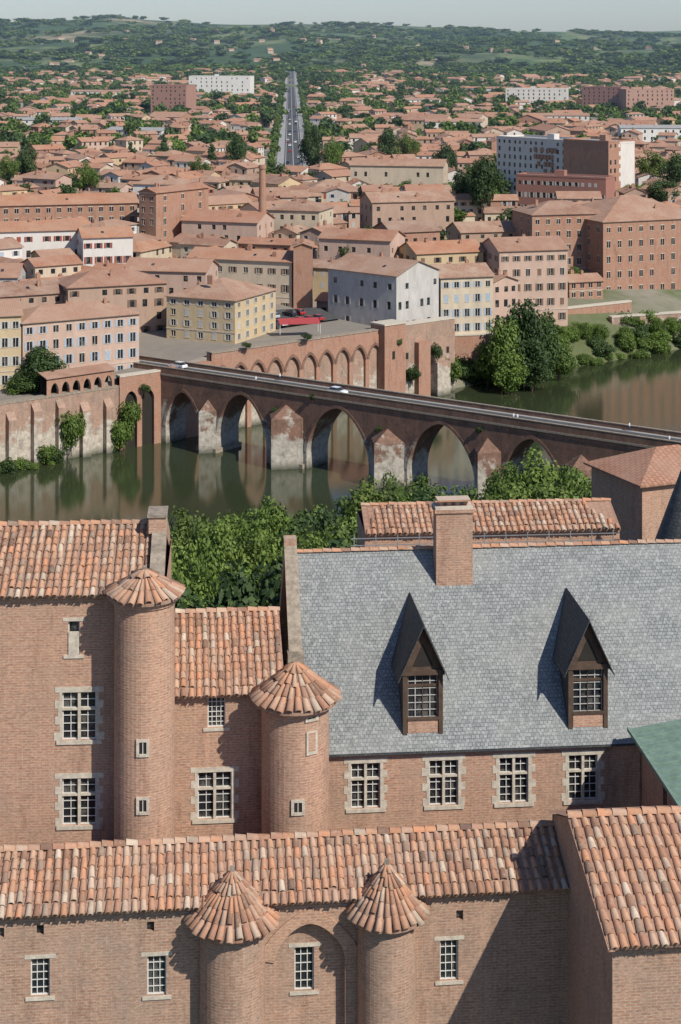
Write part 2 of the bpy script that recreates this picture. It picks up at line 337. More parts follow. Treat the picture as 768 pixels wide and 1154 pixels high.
# ---------------------------------------------------------------- generic house
def house(mb,w,D,h,zb,roof='gable',pitch=.38,floors=3,bays=4,wall=None,rf=None,shut=None,detail=1,sb=2,ch=1,o=.5,rng=R,trim=False):
    T=zb+h; fh=h/floors
    def holes(W,n):
        out=[]
        if n<=0: return out
        st=W/n; ww=min(.6,st*.24); 
        for f in range(floors):
            z0=zb+f*fh+fh*.28; wh=min(2.0,fh*.55)*(.75 if (f==floors-1 and floors>2) else 1)
            for i in range(n):
                c=(i+.5)*st+(0 if trim else rng.uniform(-.15,.15)*st*.5)
                if rng.random()<(.03 if trim else .15): continue
                out.append((c-ww,c+ww,z0,z0+wh))
        return out
    for O,U,W,n in (((0,0),(1,0),w,bays),((w,0),(0,1),D,sb),((w,D),(-1,0),w,bays if detail>1 else 0),((0,D),(0,-1),D,sb)):
        hs=holes(W,n) if detail else []
        mb.wall(O,U,W,zb-4,T,hs,wall,.18)
        if detail>=1 and (shut or trim):
            Ux,Uy=U; nx,ny=Uy,-Ux
            for a,b,c,d in hs:
                def bx(u0,u1,z0,z1,pr,mt): mb.obox((O[0]+Ux*u0-nx*.02,O[1]+Uy*u0-ny*.02,z0),(Ux*(u1-u0),Uy*(u1-u0),0),(nx*pr,ny*pr,0),(0,0,z1-z0),mt)
                if shut:
                    rr=rng.random()
                    if rr<.12: bx(a,b,c,d,.05,shut)
                    elif rr<.85: bx(a-.56,a-.06,c,d,.08,shut); bx(b+.06,b+.56,c,d,.08,shut)
                if trim: bx(a-.12,b+.12,d+.0,d+.22,.07,STONE); bx(a-.1,b+.1,c-.15,c,.1,STONE); bx((a+b)/2-.04,(a+b)/2+.04,c,d,-.1,WHITE)
    if trim:
        mb.box(-.12,w+.12,-.12,-.003,T-.35,T-.1,STONE); mb.box(-.12,w+.12,-.1,-.003,zb+fh-.1,zb+fh+.1,STONE)
    if roof=='flat':
        mb.poly([(0,0,T-.3),(w,0,T-.3),(w,D,T-.3),(0,D,T-.3)],PALE); 
        for q in ((-.1,w+.1,-.1,.25),(-.1,w+.1,D-.25,D+.1)): mb.box(*q,T-.3,T+.4,wall)
        for q in ((-.1,.25,.25,D-.25),(w-.25,w+.1,.25,D-.25)): mb.box(*q,T-.3,T+.4,wall)
        mb.box(w*.4,w*.4+4,D*.3,D*.3+3,T-.3,T+2.2,wall)
        return
    al=w>=D
    ln,sh=(w,D) if al else (D,w)
    ze=T-pitch*o; zr=T+pitch*sh/2; hip=roof=='hip'
    k=min(sh/2,ln/2-.3) if hip else -o
    Pm=(lambda a,b,z:(a,b,z)) if al else (lambda a,b,z:(w-b,a,z))
    A,B_,C,D_=Pm(-o,-o,ze),Pm(ln+o,-o,ze),Pm(ln+o,sh+o,ze),Pm(-o,sh+o,ze)
    r0,r1=Pm(k,sh/2,zr),Pm(ln-k,sh/2,zr)
    L=[[A,B_,r1,r0],[C,D_,r0,r1]]
    if hip: L+=[[B_,C,r1],[D_,A,r0]]
    else:
        mb.poly([Pm(ln,0,T),Pm(ln,sh,T),Pm(ln,sh/2,zr-.02)],wall); mb.poly([Pm(0,sh,T),Pm(0,0,T),Pm(0,sh/2,zr-.02)],wall)
    t=.16
    up=lambda p:(p[0],p[1],p[2]+t)
    for f in L:
        mb.poly([up(p) for p in f],rf)
        if detail: mb.poly([p for p in reversed(f)],STONE if trim else rf)
    ring=[A,B_,r1,C,D_,r0] if not hip else [A,B_,C,D_]
    for i in range(len(ring)):
        a,b_=ring[i],ring[(i+1)%len(ring)]; mb.poly([a,b_,up(b_),up(a)],rf)
    for i in range(ch):
        a=rng.uniform(.15,.85)*ln; b_=sh/2+rng.choice((-1,1))*rng.uniform(.0,sh*.3); zc=zr-abs(b_-sh/2)*pitch
        x,y,_=Pm(a,b_,0); s1,s2=rng.uniform(.3,.7),rng.uniform(.25,.4); zt2=zc+rng.uniform(.9,1.6)
        mb.box(x-s1,x+s1,y-s2,y+s2,zc-.6,zt2,TBRICK); 
        if detail: mb.box(x-s1*.7,x-s1*.2,y-.12,y+.12,zt2,zt2+.3,rf); mb.box(x+s1*.2,x+s1*.7,y-.12,y+.12,zt2,zt2+.3,rf)
    if detail and ch and not hip and rng.random()<.5:
        a=rng.uniform(.3,.7)*ln; b_=sh*.22; zc=T+pitch*b_
        mb.obox(Pm(a-.4,b_-.5,zc-pitch*.5+.18),tuple(Vector(Pm(.8,0,0))-Vector(Pm(0,0,0))),tuple(Vector(Pm(0,1,pitch))-Vector(Pm(0,0,0))),(0,0,.06),GLASS)
HER=[]
def fr(xl,dl,xr,dr):
    a=(wx(xl,dl),dl); b=(wx(xr,dr),dr); ang=math.atan2(b[1]-a[1],b[0]-a[0]); return a,math.hypot(b[0]-a[0],b[1]-a[1]),ang
def hero(name,xl,dl,xr,dr,D,ye,wall,rf,floors=3,bays=5,roof='gable',shut=None,trim=False,pitch=.36,sb=3,zb=None,ch=2,detail=2):
    a,w,ang=fr(xl,dl,xr,dr); zE=zy(ye,dl)
    cs,sn=math.cos(ang),math.sin(ang)
    if zb is None: zb=min(zt(a[0]+cs*i*w-sn*j*D,a[1]+sn*i*w+cs*j*D) for i in (0,.5,1) for j in (0,1))
    mb=MB(); house(mb,w,D,zE-zb,zb,roof,pitch,floors,bays,wall,rf,shut,detail,sb,ch,.5,R,trim)
    o=mb.done(name,(a[0],a[1],0),ang); HER.append((a[0],a[1],cs,sn,w,D)); return o,a,w,ang,zE,zb
C,PK,WH,OC,BR,BK=WALLS; R0,R1,R2,R3=ROOFS
hero('riverside_townhouse',-50,384,24,388,14,358,OC,R1,4,6,'gable',SHUT[2],True)
hero('riverside_townhouse',26,388,157,402,13,364,PK,R1,4,9,'hip',SHUT[0],True)
hero('town_house',0,425,72,432,13,334,BR,R2,4,5)
hero('town_house',77,428,188,437,15,324,BR,R2,4,7,'hip',SHUT[1])
hero('yellow_corner_house',188,428,265,420,21,333,OC,R1,4,5,'hip',SHUT[2],True,sb=5)
hero('long_cream_house',212,487,329,477,12,290,C,R3,3,8,'gable',SHUT[1],True)
hero('brick_firewall_house',331,476,352,476,11,278,TBRICK,R3,3,0,'gable',sb=0)
hero('white_gabled_house',370,468,447,452,17,302,GREYW,R1,5,5,'gable',SHUT[2],False,sb=6)
hero('cream_riverside_house',497,468,556,472,14,313,C,R1,5,5,'gable',SHUT[0],True,zb=8)
hero('town_house',556,482,584,486,12,318,PK,R1,4,3,zb=8)
hero('brick_riverside_house',448,476,496,474,12,330,BR,R2,4,5,'gable',SHUT[1])
hero('brick_arcaded_house',563,502,640,507,16,283,PK,R2,5,6,'gable',SHUT[1],True,zb=9)
hero('orange_brick_building',600,550,682,556,18,242,TBRICK,R2,5,7,'hip',None,True)
hero('garden_pavilion',642,530,680,534,9,318,TBRICK,R1,2,4,'gable',None,True)
hero('brick_river_mill',680,545,800,560,34,250,TBRICK,R1,6,10,'hip',None,True,zb=6,sb=6)
hero('white_apartment_house',150,600,203,596,14,207,WH,R1,6,5,'hip',SHUT[2])
hero('long_brick_barracks',-60,555,155,570,14,233,TBRICK,R3,4,18,'gable',None,True)
hero('brick_barracks_wing',157,560,176,556,26,216,TBRICK,R0,5,2,'gable',None,True)
hero('white_red_window_building',-40,500,92,508,12,262,WH,R3,3,12,'gable',SHUT[3])
hero('white_red_window_building',94,496,150,500,12,268,WH,R3,3,5,'gable',SHUT[3])
hero('cream_hall',395,760,500,752,14,186,C,R1,2,9,'gable',None,False)
hero('town_house',140,462,232,458,13,304,PK,R1,3,6)
hero('long_roof_house',360,520,440,512,13,268,PK,R0,3,5)
hero('town_house',442,530,496,536,14,262,BK,R2,3,5)
hero('town_house',470,505,545,512,14,286,OC,R3,4,5,'gable',SHUT[1])
hero('town_house',520,560,598,566,14,262,BR,R1,4,5,'gable')
hero('town_house',205,560,290,552,15,248,PK,R0,3,6,'gable')
hero('town_house',300,575,360,570,16,236,C,R2,3,5,'hip')
hero('town_house',420,600,512,608,15,228,BR,R1,3,7,'gable')
# modern slab
hero('modern_apartment_slab',560,750,684,700,16,154,WH,PALE,8,20,'flat',None,False,sb=0,ch=0)
hero('red_brick_slab_wing',686,699,716,712,22,160,TBRICK,PALE,8,6,'flat',None,False,sb=0,ch=0)
hero('red_low_block',582,690,683,672,10,197,plain('red_render',(.34,.16,.12),.8),PALE,3,14,'flat',SHUT[2],False,sb=0,ch=0)
hero('brown_apartment_block',170,1500,210,1490,22,96,plain('brown_render',(.36,.2,.15)),PALE,8,8,'flat',sb=0,ch=0)
hero('white_apartment_block',213,1900,282,1890,22,86,WH,PALE,6,12,'flat',sb=0,ch=0)
hero('brown_apartment_block',656,1600,700,1580,18,98,plain('brown_render2',(.38,.2,.16)),PALE,7,8,'flat',sb=0,ch=0)
hero('brown_apartment_block',706,1560,760,1570,18,101,plain('brown_render3',(.4,.24,.18)),PALE,6,10,'flat',sb=0,ch=0)
hero('white_apartment_block',570,1700,640,1690,18,100,WH,PALE,5,12,'flat',sb=0,ch=0)
for px,y_,w_ in ((20,1300,46),(480,1250,40),(590,1350,50),(80,1900,60),(440,1700,50),(700,1150,45),(520,2100,60),(120,1150,40)):
    x=wx(px,y_); z=zt(x,y_); mb=MB(); house(mb,w_,16,R.uniform(6,9),z,'gable',.2,2,10,WH,R.choice([PALE,R1,R3]),None,1,2,0); mb.done('warehouse_hall',(x,y_,0),R.uniform(-.4,.4)); HER.append((x,y_,1,0,w_,18))
mb=MB(); a,w,ang=fr(560,750,684,700)
for i in range(7):
    for j in range(4):
        if R.random()<.75: mb.box(w*.36+i*1.9,w*.36+i*1.9+1.5,-.5,-.05,zy(195,730)+j*2.9,zy(195,730)+j*2.9+1.9,TBRICK)
mb.done('balcony_panels',(a[0],a[1],0),ang)
# factory chimney
mb=MB()
def cyl(mb,cx,cy,r0,r1,z0,z1,mat,n=24,a0=0,a1=2*math.pi,cap=False):
    for k in range(n):
        p,q=a0+(a1-a0)*k/n,a0+(a1-a0)*(k+1)/n
        mb.poly([(cx+r0*math.cos(p),cy+r0*math.sin(p),z0),(cx+r0*math.cos(q),cy+r0*math.sin(q),z0),(cx+r1*math.cos(q),cy+r1*math.sin(q),z1),(cx+r1*math.cos(p),cy+r1*math.sin(p),z1)],mat,[(p*r0,z0),(q*r0,z0),(q*r0,z1),(p*r0,z1)],False)
    if cap: mb.poly([(cx+r1*math.cos(a0+(a1-a0)*k/n),cy+r1*math.sin(a0+(a1-a0)*k/n),z1) for k in range(n)],mat)
x=wx(296,560); cyl(mb,0,0,1.5,1.0,20,zy(190,560),TBRICK,16); cyl(mb,0,0,1.25,1.25,zy(190,560)-.01,zy(188,560)+.6,TBRICK,16,cap=True)
mb.done('factory_chimney',(x,560,0))
# ---------------------------------------------------------------- random town
def blocked(x,y,mar):
    for hx,hy,c,s,w,D in HER:
        a,b_=x-hx,y-hy; u=a*c+b_*s; v=-a*s+b_*c
        if -mar<u<w+mar and -mar<v<D+mar: return True
    return False
def avx(y): return -23-(y-870)*.0286
town=MB(); ft=empty('distant_tree_mass'); mt=empty('town_tree_mass')
y=442.
cnt=0
while y<2750:
    step=13.5 if y<620 else (15.5 if y<900 else 21)
    X=-.25*y-20
    while X<.25*y+20:
        xx=X+R.uniform(-3,3); yy=y+R.uniform(-4,4); X+=step*R.uniform(.85,1.35)
        u,q=uq(xx,yy)
        if q<22: continue
        if u>66 and q<38: continue
        if yy<490 and xx>-38 and u<75: continue
        if yy>800 and abs(xx-avx(yy))<(20 if yy<1000 else 16): continue
        dense=.97 if yy<700 else max(.42,.86-(yy-700)/2200)
        gn=noise.noise(Vector((xx/110,yy/200,5)))
        z=zt(xx,yy)
        if R.random()>dense-gn*.6 or (yy<750 and R.random()<.09):
            if blocked(xx,yy,2): continue
            s=R.uniform(.55,1.15)
            if yy<1000:
                for _ in range(1 if yy<700 else 2): put(R.choice(MT),'town_tree',xx+R.uniform(-4,4),yy+R.uniform(-4,4),z,s*1.05,s*R.uniform(.8,1.2),mt)
            else:
                for _ in range(3): s=R.uniform(.55,1.3); put(R.choice(FT),'town_tree',xx+R.uniform(-10,10),yy+R.uniform(-10,10),z-1,s*1.1,s*R.uniform(.8,1.3),ft)
            continue
        w=R.uniform(8,19); D=R.uniform(7.5,13)
        if yy<800 and R.random()<.12: w*=1.6
        if yy>900 and R.random()<.06: w*=2.0; D*=1.6
        if yy>800 and abs(xx-avx(yy))<w*.5+14: continue
        if blocked(xx,yy,max(w,D)*.6): continue
        dist=noise.noise(Vector((xx/160,yy/200,1)))
        an=(.12 if dist<-.12 else (.65 if dist<.1 else -.45))+R.uniform(-.14,.14)+(math.pi/2 if R.random()<.35 else 0)
        h=R.uniform(5,10.5) if yy<900 else R.uniform(3.2,7.5)
        if yy>=620 and yy<900: h*=.9
        wl=R.choice([C,C,PK,WH,WH,OC,BR,BK] if yy>700 else [C,C,PK,WH,OC,BR,BK,GREYW]); rf=R.choice([R0,R0,R1,R1,R2,R3,R3])
        ro='hip' if R.random()<.25 else 'gable'
        ox=xx-math.cos(an)*w/2+math.sin(an)*D/2; oy=yy-math.sin(an)*w/2-math.cos(an)*D/2
        fl=max(1,int(h/2.8)); by=max(2,int(w/3.2))
        if yy<760:
            mb=MB(); house(mb,w,D,h,z,ro,R.uniform(.3,.44),fl,by,wl,rf,R.choice([None,None]+SHUT),1,2,R.choice((0,1,2)))
            if R.random()<.45:
                w2=R.uniform(4,7); D2=R.uniform(5,8); x0=R.uniform(0,max(.1,w-w2)); h2=h*R.uniform(.5,.8)
                mb.wall((x0,-D2),(1,0),w2,z-4,z+h2-1,[],wl); mb.wall((x0+w2,-D2),(0,1),D2-.02,z-4,z+h2-1,[],wl); mb.wall((x0,-.02),(0,-1),D2-.02,z-4,z+h2-1,[],wl)
                mb.obox((x0-.3,-D2-.4,z+h2-1.05),(w2+.6,0,0),(0,D2+.35,1.3),(0,0,.16),rf)
                mb.poly([(x0,-D2,z+h2-1),(x0,-.02,z+h2-1),(x0,-.02,z+h2+.2)],wl); mb.poly([(x0+w2,-D2,z+h2-1),(x0+w2,-.02,z+h2-1),(x0+w2,-.02,z+h2+.2)],wl)
            mb.done('town_house',(ox,oy,0),an)
        else:
            town.set((ox,oy,0),an); house(town,w,D,h,z,ro,.36,fl,by if yy<1500 else max(2,by//2),wl,rf,None,1 if yy<1700 else 0,1,1 if yy<1300 else 0)
        cnt+=1
    y+=step
town.done('distant_town')
print('houses',cnt)
# hill woods
for i in range(6500):
    yy=R.uniform(2450,5600); xx=R.uniform(-.24,.24)*yy
    n=noise.noise(Vector((xx/260,yy/380,9)))
    if n<R.uniform(-.35,.25): continue
    if yy<2950 and abs(xx-avx(yy))<22: continue
    s=R.uniform(1.0,2.3); put(R.choice(FT),'hill_tree',xx,yy,zt(xx,yy)-2,s*1.9,s*.75,ft)
far=MB()
for i in range(90):
    yy=R.uniform(2700,4800); xx=R.uniform(-.22,.22)*yy; far.set((xx,yy,0),R.uniform(-.6,.6)); house(far,R.uniform(9,16),9,R.uniform(4,7),zt(xx,yy),'gable',.36,1,0,R.choice([C,C,PK]),R.choice(ROOFS),None,0,0,0)
far.done('hillside_farmhouses')
# avenue
mb=MB()
ys=list(range(840,2960,20))
for a,b_ in zip(ys[:-1],ys[1:]):
    for o0,o1,dz,mt_ in ((-9,-5,.35,PALE),(5,9,.35,PALE),(-5,5,.25,ASPH),(-.12,.12,.26,WHITE),(-4.2,-4,.26,WHITE),(4,4.2,.26,WHITE)):
        mb.poly([(avx(a)+o0,a,zt(avx(a),a)+dz),(avx(a)+o1,a,zt(avx(a),a)+dz),(avx(b_)+o1,b_,zt(avx(b_),b_)+dz),(avx(b_)+o0,b_,zt(avx(b_),b_)+dz)],mt_)
    for sd in (-5,5):
        mb.poly([(avx(a)+sd,a,zt(avx(a),a)+.2),(avx(b_)+sd,b_,zt(avx(b_),b_)+.2),(avx(b_)+sd,b_,zt(avx(b_),b_)+.35),(avx(a)+sd,a,zt(avx(a),a)+.35)],STONE)
mb.done('avenue_road')
av=empty('avenue_tree_row')
for yy in range(850,2900,16):
    for sd in (-11.,11.):
        if R.random()<.88: put(R.choice(FT),'avenue_tree',avx(yy)+sd+R.uniform(-1,1),yy,zt(avx(yy),yy),R.uniform(.45,.7),R.uniform(.5,.95),av)
# ---------------------------------------------------------------- bridge
def arch_z(t,c,hw,zs,rise):
    a=min(1,abs(t-c)/hw); return zs+rise*(1-a**1.7)**.62
def arch_wall(mb,L0,L1,z0,z1,arches,W,mat,ring=None,back=False,under=None,y0=0):
    ts={L0,L1}
    for c,hw,zs,ri in arches:
        for k in range(25): ts.add(c-hw*math.cos(math.pi*k/24))
    ts=sorted(ts)
    for a,b_ in zip(ts[:-1],ts[1:]):
        mid=(a+b_)/2; ar=next((A for A in arches if abs(mid-A[0])<A[1]),None)
        if ar is None: za=zb_=z0
        else: za,zb_=arch_z(a,*ar),arch_z(b_,*ar)
        mb.poly([(a,y0,za),(b_,y0,zb_),(b_,y0,z1),(a,y0,z1)],mat,[(a,za),(b_,zb_),(b_,z1),(a,z1)])
        if back: mb.poly([(b_,y0+W,zb_),(a,y0+W,za),(a,y0+W,z1),(b_,y0+W,z1)],mat)
        if ar:
            mb.poly([(a,y0+W,za),(b_,y0+W,zb_),(b_,y0,zb_),(a,y0,za)],under or mat)
            if ring:
                k=1+.75/ar[1]
                def rp(t,z): return (ar[0]+(t-ar[0])*k, y0-.09, z+.75*(1-abs(t-ar[0])/ar[1]*.8))
                p,q=rp(a,za),rp(b_,zb_)
                mb.poly([(a,y0-.09,za),(b_,y0-.09,zb_),q,p],ring); mb.poly([(a,y0-.09,za),(a,y0,za),(b_,y0,zb_),(b_,y0-.09,zb_)],ring)
                mb.poly([p,q,(q[0],y0,q[2]),(p[0],y0,p[2])],ring)
    for c,hw,zs,ri in arches:
        mb.poly([(c-hw,y0,z0),(c-hw,y0+W,z0),(c-hw,y0+W,zs),(c-hw,y0,zs)],mat); mb.poly([(c+hw,y0+W,z0),(c+hw,y0,z0),(c+hw,y0,zs),(c+hw,y0+W,zs)],mat)
mb=MB(); bx,by_=-38.,395.; bang=math.atan2(-.592,.806); BL=142
AR=[(3.8,5,4,8),(20.5,7,3.5,10),(46.3,8,3.5,10.2),(71.8,8,3.5,10.2),(92.5,6.8,3.5,10),(115.3,8,3.5,10.2)]
arch_wall(mb,-16,BL,-4,15.9,AR,7.5,BRIDGE,BRIDGE,True)
mb.poly([(-16,0,15.9),(BL,0,15.9),(BL,7.5,15.9),(-16,7.5,15.9)],BRIDGE)
mb.box(-16,BL,1.3,6.2,15.9,16.0,ASPH)
for y0_ in (-.15,7.2):
    mb.box(-16,BL,y0_,y0_+.45,15.6,16.95,BRIDGE); mb.box(-16,BL,y0_-.06,y0_+.51,16.95,17.1,OLDST)
mb.box(-16,BL,-.25,-.16,15.2,15.6,OLDST)
mb.box(-16,BL,.3,1.3,15.91,16.12,PALE); mb.box(-16,BL,6.2,7.2,15.91,16.12,PALE)
piers=[(8.8,13.5),(28.5,37.3),(55,63),(79.8,85.7),(99.8,106.8)]
for a,b_ in piers:
    m_=(a+b_)/2; a2,b2=a-.1,b_+.1; top=R.uniform(8.0,10.5)
    tip=-(b2-a2)*.5-.6
    for sgn,yb in ((1,0),(-1,7.5)):
        ty=tip if sgn>0 else 7.5-tip
        base=[(a2,yb),(m_,ty),(b2,yb)]
        L=[(base[0],base[1]),(base[1],base[2])]
        for p,q in L:
            f=[(p[0],p[1],-4),(q[0],q[1],-4),(q[0],q[1],top),(p[0],p[1],top)]; g2=[(p[0],p[1],top),(q[0],q[1],top),(m_,yb+.05*sgn,top+2.4)]
            mb.poly(f if sgn>0 else f[::-1],BRIDGE); mb.poly(g2 if sgn>0 else g2[::-1],BRIDGE)
    mb.box(a2-.35,b2+.35,-.7,8.2,-4,.9,OLDST)
mb.done('brick_arch_bridge',(bx,by_,0),bang)
def onb(t,yy): 
    c,s=math.cos(bang),math.sin(bang); return bx+t*c-yy*s, by_+t*s+yy*c
# ---------------------------------------------------------------- quay walls
ba=math.atan2(EY,EX)
def U(u,q=-1.6): x,y=xyuq(u,q); return (x,y,0)
mb=MB(); mb.box(-110,-14,0,2.0,-4,13.7,QUAY); mb.box(-110,-14,-.1,2.1,13.7,14.1,OLDST)
for u in range(-108,-16,6): 
    hb=R.uniform(7.5,12); w_=R.uniform(1.3,2.1)
    mb.box(u,u+w_,-1.3,0,-4,hb,QUAY); mb.poly([(u,-1.3,hb),(u+w_,-1.3,hb),(u+w_,0,hb+1.6),(u,0,hb+1.6)],QUAY); mb.poly([(u,0,hb),(u,-1.3,hb),(u,0,hb+1.6)],QUAY); mb.poly([(u+w_,-1.3,hb),(u+w_,0,hb),(u+w_,0,hb+1.6)],QUAY)
mb.done('quay_wall',U(0),ba)
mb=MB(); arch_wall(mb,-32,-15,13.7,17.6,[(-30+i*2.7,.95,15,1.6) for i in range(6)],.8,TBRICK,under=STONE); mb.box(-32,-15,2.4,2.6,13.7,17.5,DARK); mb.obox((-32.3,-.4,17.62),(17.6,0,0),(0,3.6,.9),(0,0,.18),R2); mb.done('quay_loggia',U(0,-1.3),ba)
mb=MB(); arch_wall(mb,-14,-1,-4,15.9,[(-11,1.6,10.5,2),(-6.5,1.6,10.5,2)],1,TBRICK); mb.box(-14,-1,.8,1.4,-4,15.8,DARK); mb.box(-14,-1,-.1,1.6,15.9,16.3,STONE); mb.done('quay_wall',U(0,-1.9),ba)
mb=MB(); mb.box(0,11,.01,1.9,-4,16.5,TBRICK)
A=[(14+i*5.2,2.0,11.5,3.2) for i in range(10)]
arch_wall(mb,11,62,-4,18.2,A,.8,TBRICK,BRIDGE,under=TBRICK); mb.box(11,62,.7,1.9,-4,18.1,QUAY); mb.box(11,62,-.15,2.0,18.2,18.5,OLDST)
mb.done('arcaded_retaining_wall',U(0,-1.7),ba)
mb=MB(); mb.box(62,69,-2.2,3,-4,19.5,TBRICK); mb.box(69,88,0,3,-4,18.5,QUAY); mb.box(61.8,69.2,-2.4,3.2,19.5,19.9,STONE); mb.box(74,78,-1.6,0,-4,14,TBRICK); mb.box(79.5,84,-2.6,0,-4,8.5,QUAY)
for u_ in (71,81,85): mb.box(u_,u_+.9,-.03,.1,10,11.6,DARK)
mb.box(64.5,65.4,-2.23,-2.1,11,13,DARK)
mb.box(69,88,-.12,3.1,18.5,18.8,STONE); mb.done('riverside_bastion',U(0),ba)
mb=MB(); a_,w,ang=fr(628,512,712,528)
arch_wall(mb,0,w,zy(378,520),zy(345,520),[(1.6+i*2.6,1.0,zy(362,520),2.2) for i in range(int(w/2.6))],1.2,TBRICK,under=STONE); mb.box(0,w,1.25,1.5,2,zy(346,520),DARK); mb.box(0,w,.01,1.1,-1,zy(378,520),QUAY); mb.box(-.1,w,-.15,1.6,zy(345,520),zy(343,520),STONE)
mb.done('garden_arcade_wall',(a_[0],a_[1],0),ang)
mb=MB(); a_,w,ang=fr(690,517,800,530); mb.box(0,w,0,2,-3,9,QUAY); mb.box(-.1,w,-.15,2.1,9,9.4,STONE)
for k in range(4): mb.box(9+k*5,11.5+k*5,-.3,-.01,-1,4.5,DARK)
mb.done('mill_quay_wall',(a_[0],a_[1],0),ang)
mb=MB(); a_,w,ang=fr(490,474,562,478); mb.box(0,w,0,2,-1,12,TBRICK); mb.box(-.1,w+.1,-.15,2.1,12,12.3,STONE); mb.done('terrace_wall',(a_[0],a_[1]-8,0),ang)
# car park
mb=MB(); 
mb.poly([(-27,430,18.6),(0,455,18.6),(-6,472,18.9),(-31,462,18.9)],ASPH); mb.done('car_park')
def car(name,x,y,z,ang,paint,van=False):
    m=MB(); 
    pr=[(-2.1,.3),(-2.12,.7),(-1.95,.92),(1.05,.95),(1.95,.78),(2.12,.55),(2.1,.3)]
    hw=.86
    for s in (-1,1):
        P=[(a,s*hw,b_) for a,b_ in pr]; m.poly(P if s>0 else P[::-1],paint)
    for (a,b_),(c,d) in zip(pr,pr[1:]+pr[:1]): m.poly([(a,-hw,b_),(a,hw,b_),(c,hw,d),(c,-hw,d)],paint)
    zt_=1.9 if van else 1.45
    lo=[(-1.9,.93),(1.1,.94)]; hi=[(-1.75 if van else -1.3,zt_),(.7 if van else .35,zt_)]
    for s in (-1,1):
        P=[(lo[0][0],s*.83,.93),(lo[1][0],s*.83,.94),(hi[1][0],s*.68,zt_),(hi[0][0],s*.68,zt_)]; m.poly(P[::-1] if s>0 else P,paint if van else GLASS)
    m.poly([(lo[1][0],-.83,.94),(lo[1][0],.83,.94),(hi[1][0],.68,zt_),(hi[1][0],-.68,zt_)],GLASS); m.poly([(lo[0][0],.83,.93),(lo[0][0],-.83,.93),(hi[0][0],-.68,zt_),(hi[0][0],.68,zt_)],GLASS)
    m.box(hi[0][0],hi[1][0],-.69,.69,zt_-.01,zt_+.04,paint)
    for wxx in (-1.3,1.3):
        for s in (-1,1):
            n=12
            for k in range(n):
                p,q=2*math.pi*k/n,2*math.pi*(k+1)/n; r=.32
                y0,y1=s*.7,s*.9
                m.poly([(wxx+r*math.cos(p),y0,.32+r*math.sin(p)),(wxx+r*math.cos(q),y0,.32+r*math.sin(q)),(wxx+r*math.cos(q),y1,.32+r*math.sin(q)),(wxx+r*math.cos(p),y1,.32+r*math.sin(p))],RUBBER)
            m.poly([(wxx+.32*math.cos(2*math.pi*k/n),s*.9,.32+.32*math.sin(2*math.pi*k/n)) for k in range(n)],RUBBER)
            m.poly([(wxx+.18*math.cos(2*math.pi*k/n),s*.905,.32+.18*math.sin(2*math.pi*k/n)) for k in range(n)],PAINTS[1])
    m.done(name,(x,y,z),ang)
x,y_=onb(44.5,2.6); car('white_car',x,y_,16,bang,PAINTS[0])
x,y_=onb(-2,5); car('white_car',x,y_,16,bang+math.pi,PAINTS[0])
for i in range(8):
    t=i/7; car('parked_car',-22+t*16,438+t*15-1,18.65,ba+math.pi/2,R.choice(PAINTS))
    if i not in (2,5): car('parked_car',-26+t*15,447+t*13,18.85,ba+math.pi/2,R.choice(PAINTS))
for i in range(26):
    yy=R.uniform(870,1700); sd=R.choice((-3,-1.8,1.8,3)); car('avenue_car',avx(yy)+sd,yy,zt(avx(yy),yy)+.26,math.pi/2*(1 if sd>0 else -1),R.choice(PAINTS))
def person(name,x,y,z,ang,shirt,stride=.25):
    J={'pel':(0,0,.95,.15),'chest':(0,0,1.3,.17),'neck':(0,0,1.5,.06),'head':(0,.02,1.62,.11),'top':(0,.02,1.72,.08),
       'kl':(-.1,stride*.5,.5,.075),'fl':(-.1,stride,.06,.05),'tl':(-.1,stride+.15,.03,.04),'kr':(.1,-stride*.2,.5,.075),'fr':(.1,-stride,.08,.05),'tr':(.1,-stride+.14,.03,.04),
       'sl':(-.2,0,1.43,.07),'el':(-.26,-.06,1.15,.05),'hl':(-.26,.08,.9,.04),'sr':(.2,0,1.43,.07),'er':(.26,.04,1.15,.05),'hr':(.26,.16,.92,.04)}
    K=list(J); E=[('pel','chest'),('chest','neck'),('neck','head'),('head','top'),('pel','kl'),('kl','fl'),('fl','tl'),('pel','kr'),('kr','fr'),('fr','tr'),('chest','sl'),('sl','el'),('el','hl'),('chest','sr'),('sr','er'),('er','hr')]
    me=bpy.data.meshes.new(name); me.from_pydata([J[k][:3] for k in K],[(K.index(a),K.index(b)) for a,b in E],[]); me.materials.append(shirt)
    o=bpy.data.objects.new(name,me); COL.objects.link(o); o.location=(x,y,z); o.rotation_euler=(0,0,ang)
    o.modifiers.new('skin','SKIN')
    for i,k in enumerate(K): 
        if me.skin_vertices: me.skin_vertices[0].data[i].radius=(J[k][3],J[k][3])
    o.modifiers.new('sub','SUBSURF').levels=1
sk=bpy.data.materials.new('person_clothes'); sk.use_nodes=True; nt=sk.node_tree; s_=nd(nt,'ShaderNodeSeparateXYZ'); tc=nd(nt,'ShaderNodeTexCoord'); nt.links.new(tc.outputs['Object'],s_.inputs[0])
rr=ramp(nt,mapr(nt,s_.outputs[2],0,1.8),[(0,(.04,.05,.09)),(.53,(.04,.05,.09)),(.54,(.6,.6,.6)),(.82,(.6,.6,.6)),(.83,(.45,.28,.2)),(.92,(.45,.28,.2)),(.93,(.05,.03,.02))]); rr.node.color_ramp.interpolation='CONSTANT'
nt.links.new(rr,nt.nodes['Principled BSDF'].inputs['Base Color'])
for t,yy in ((88,1.0),(89,.8),(110,6.6),(24,.8),(26,6.6),(121,.9)):
    x,y_=onb(t,yy); person('pedestrian',x,y_,16.12,bang-math.pi/2,sk)
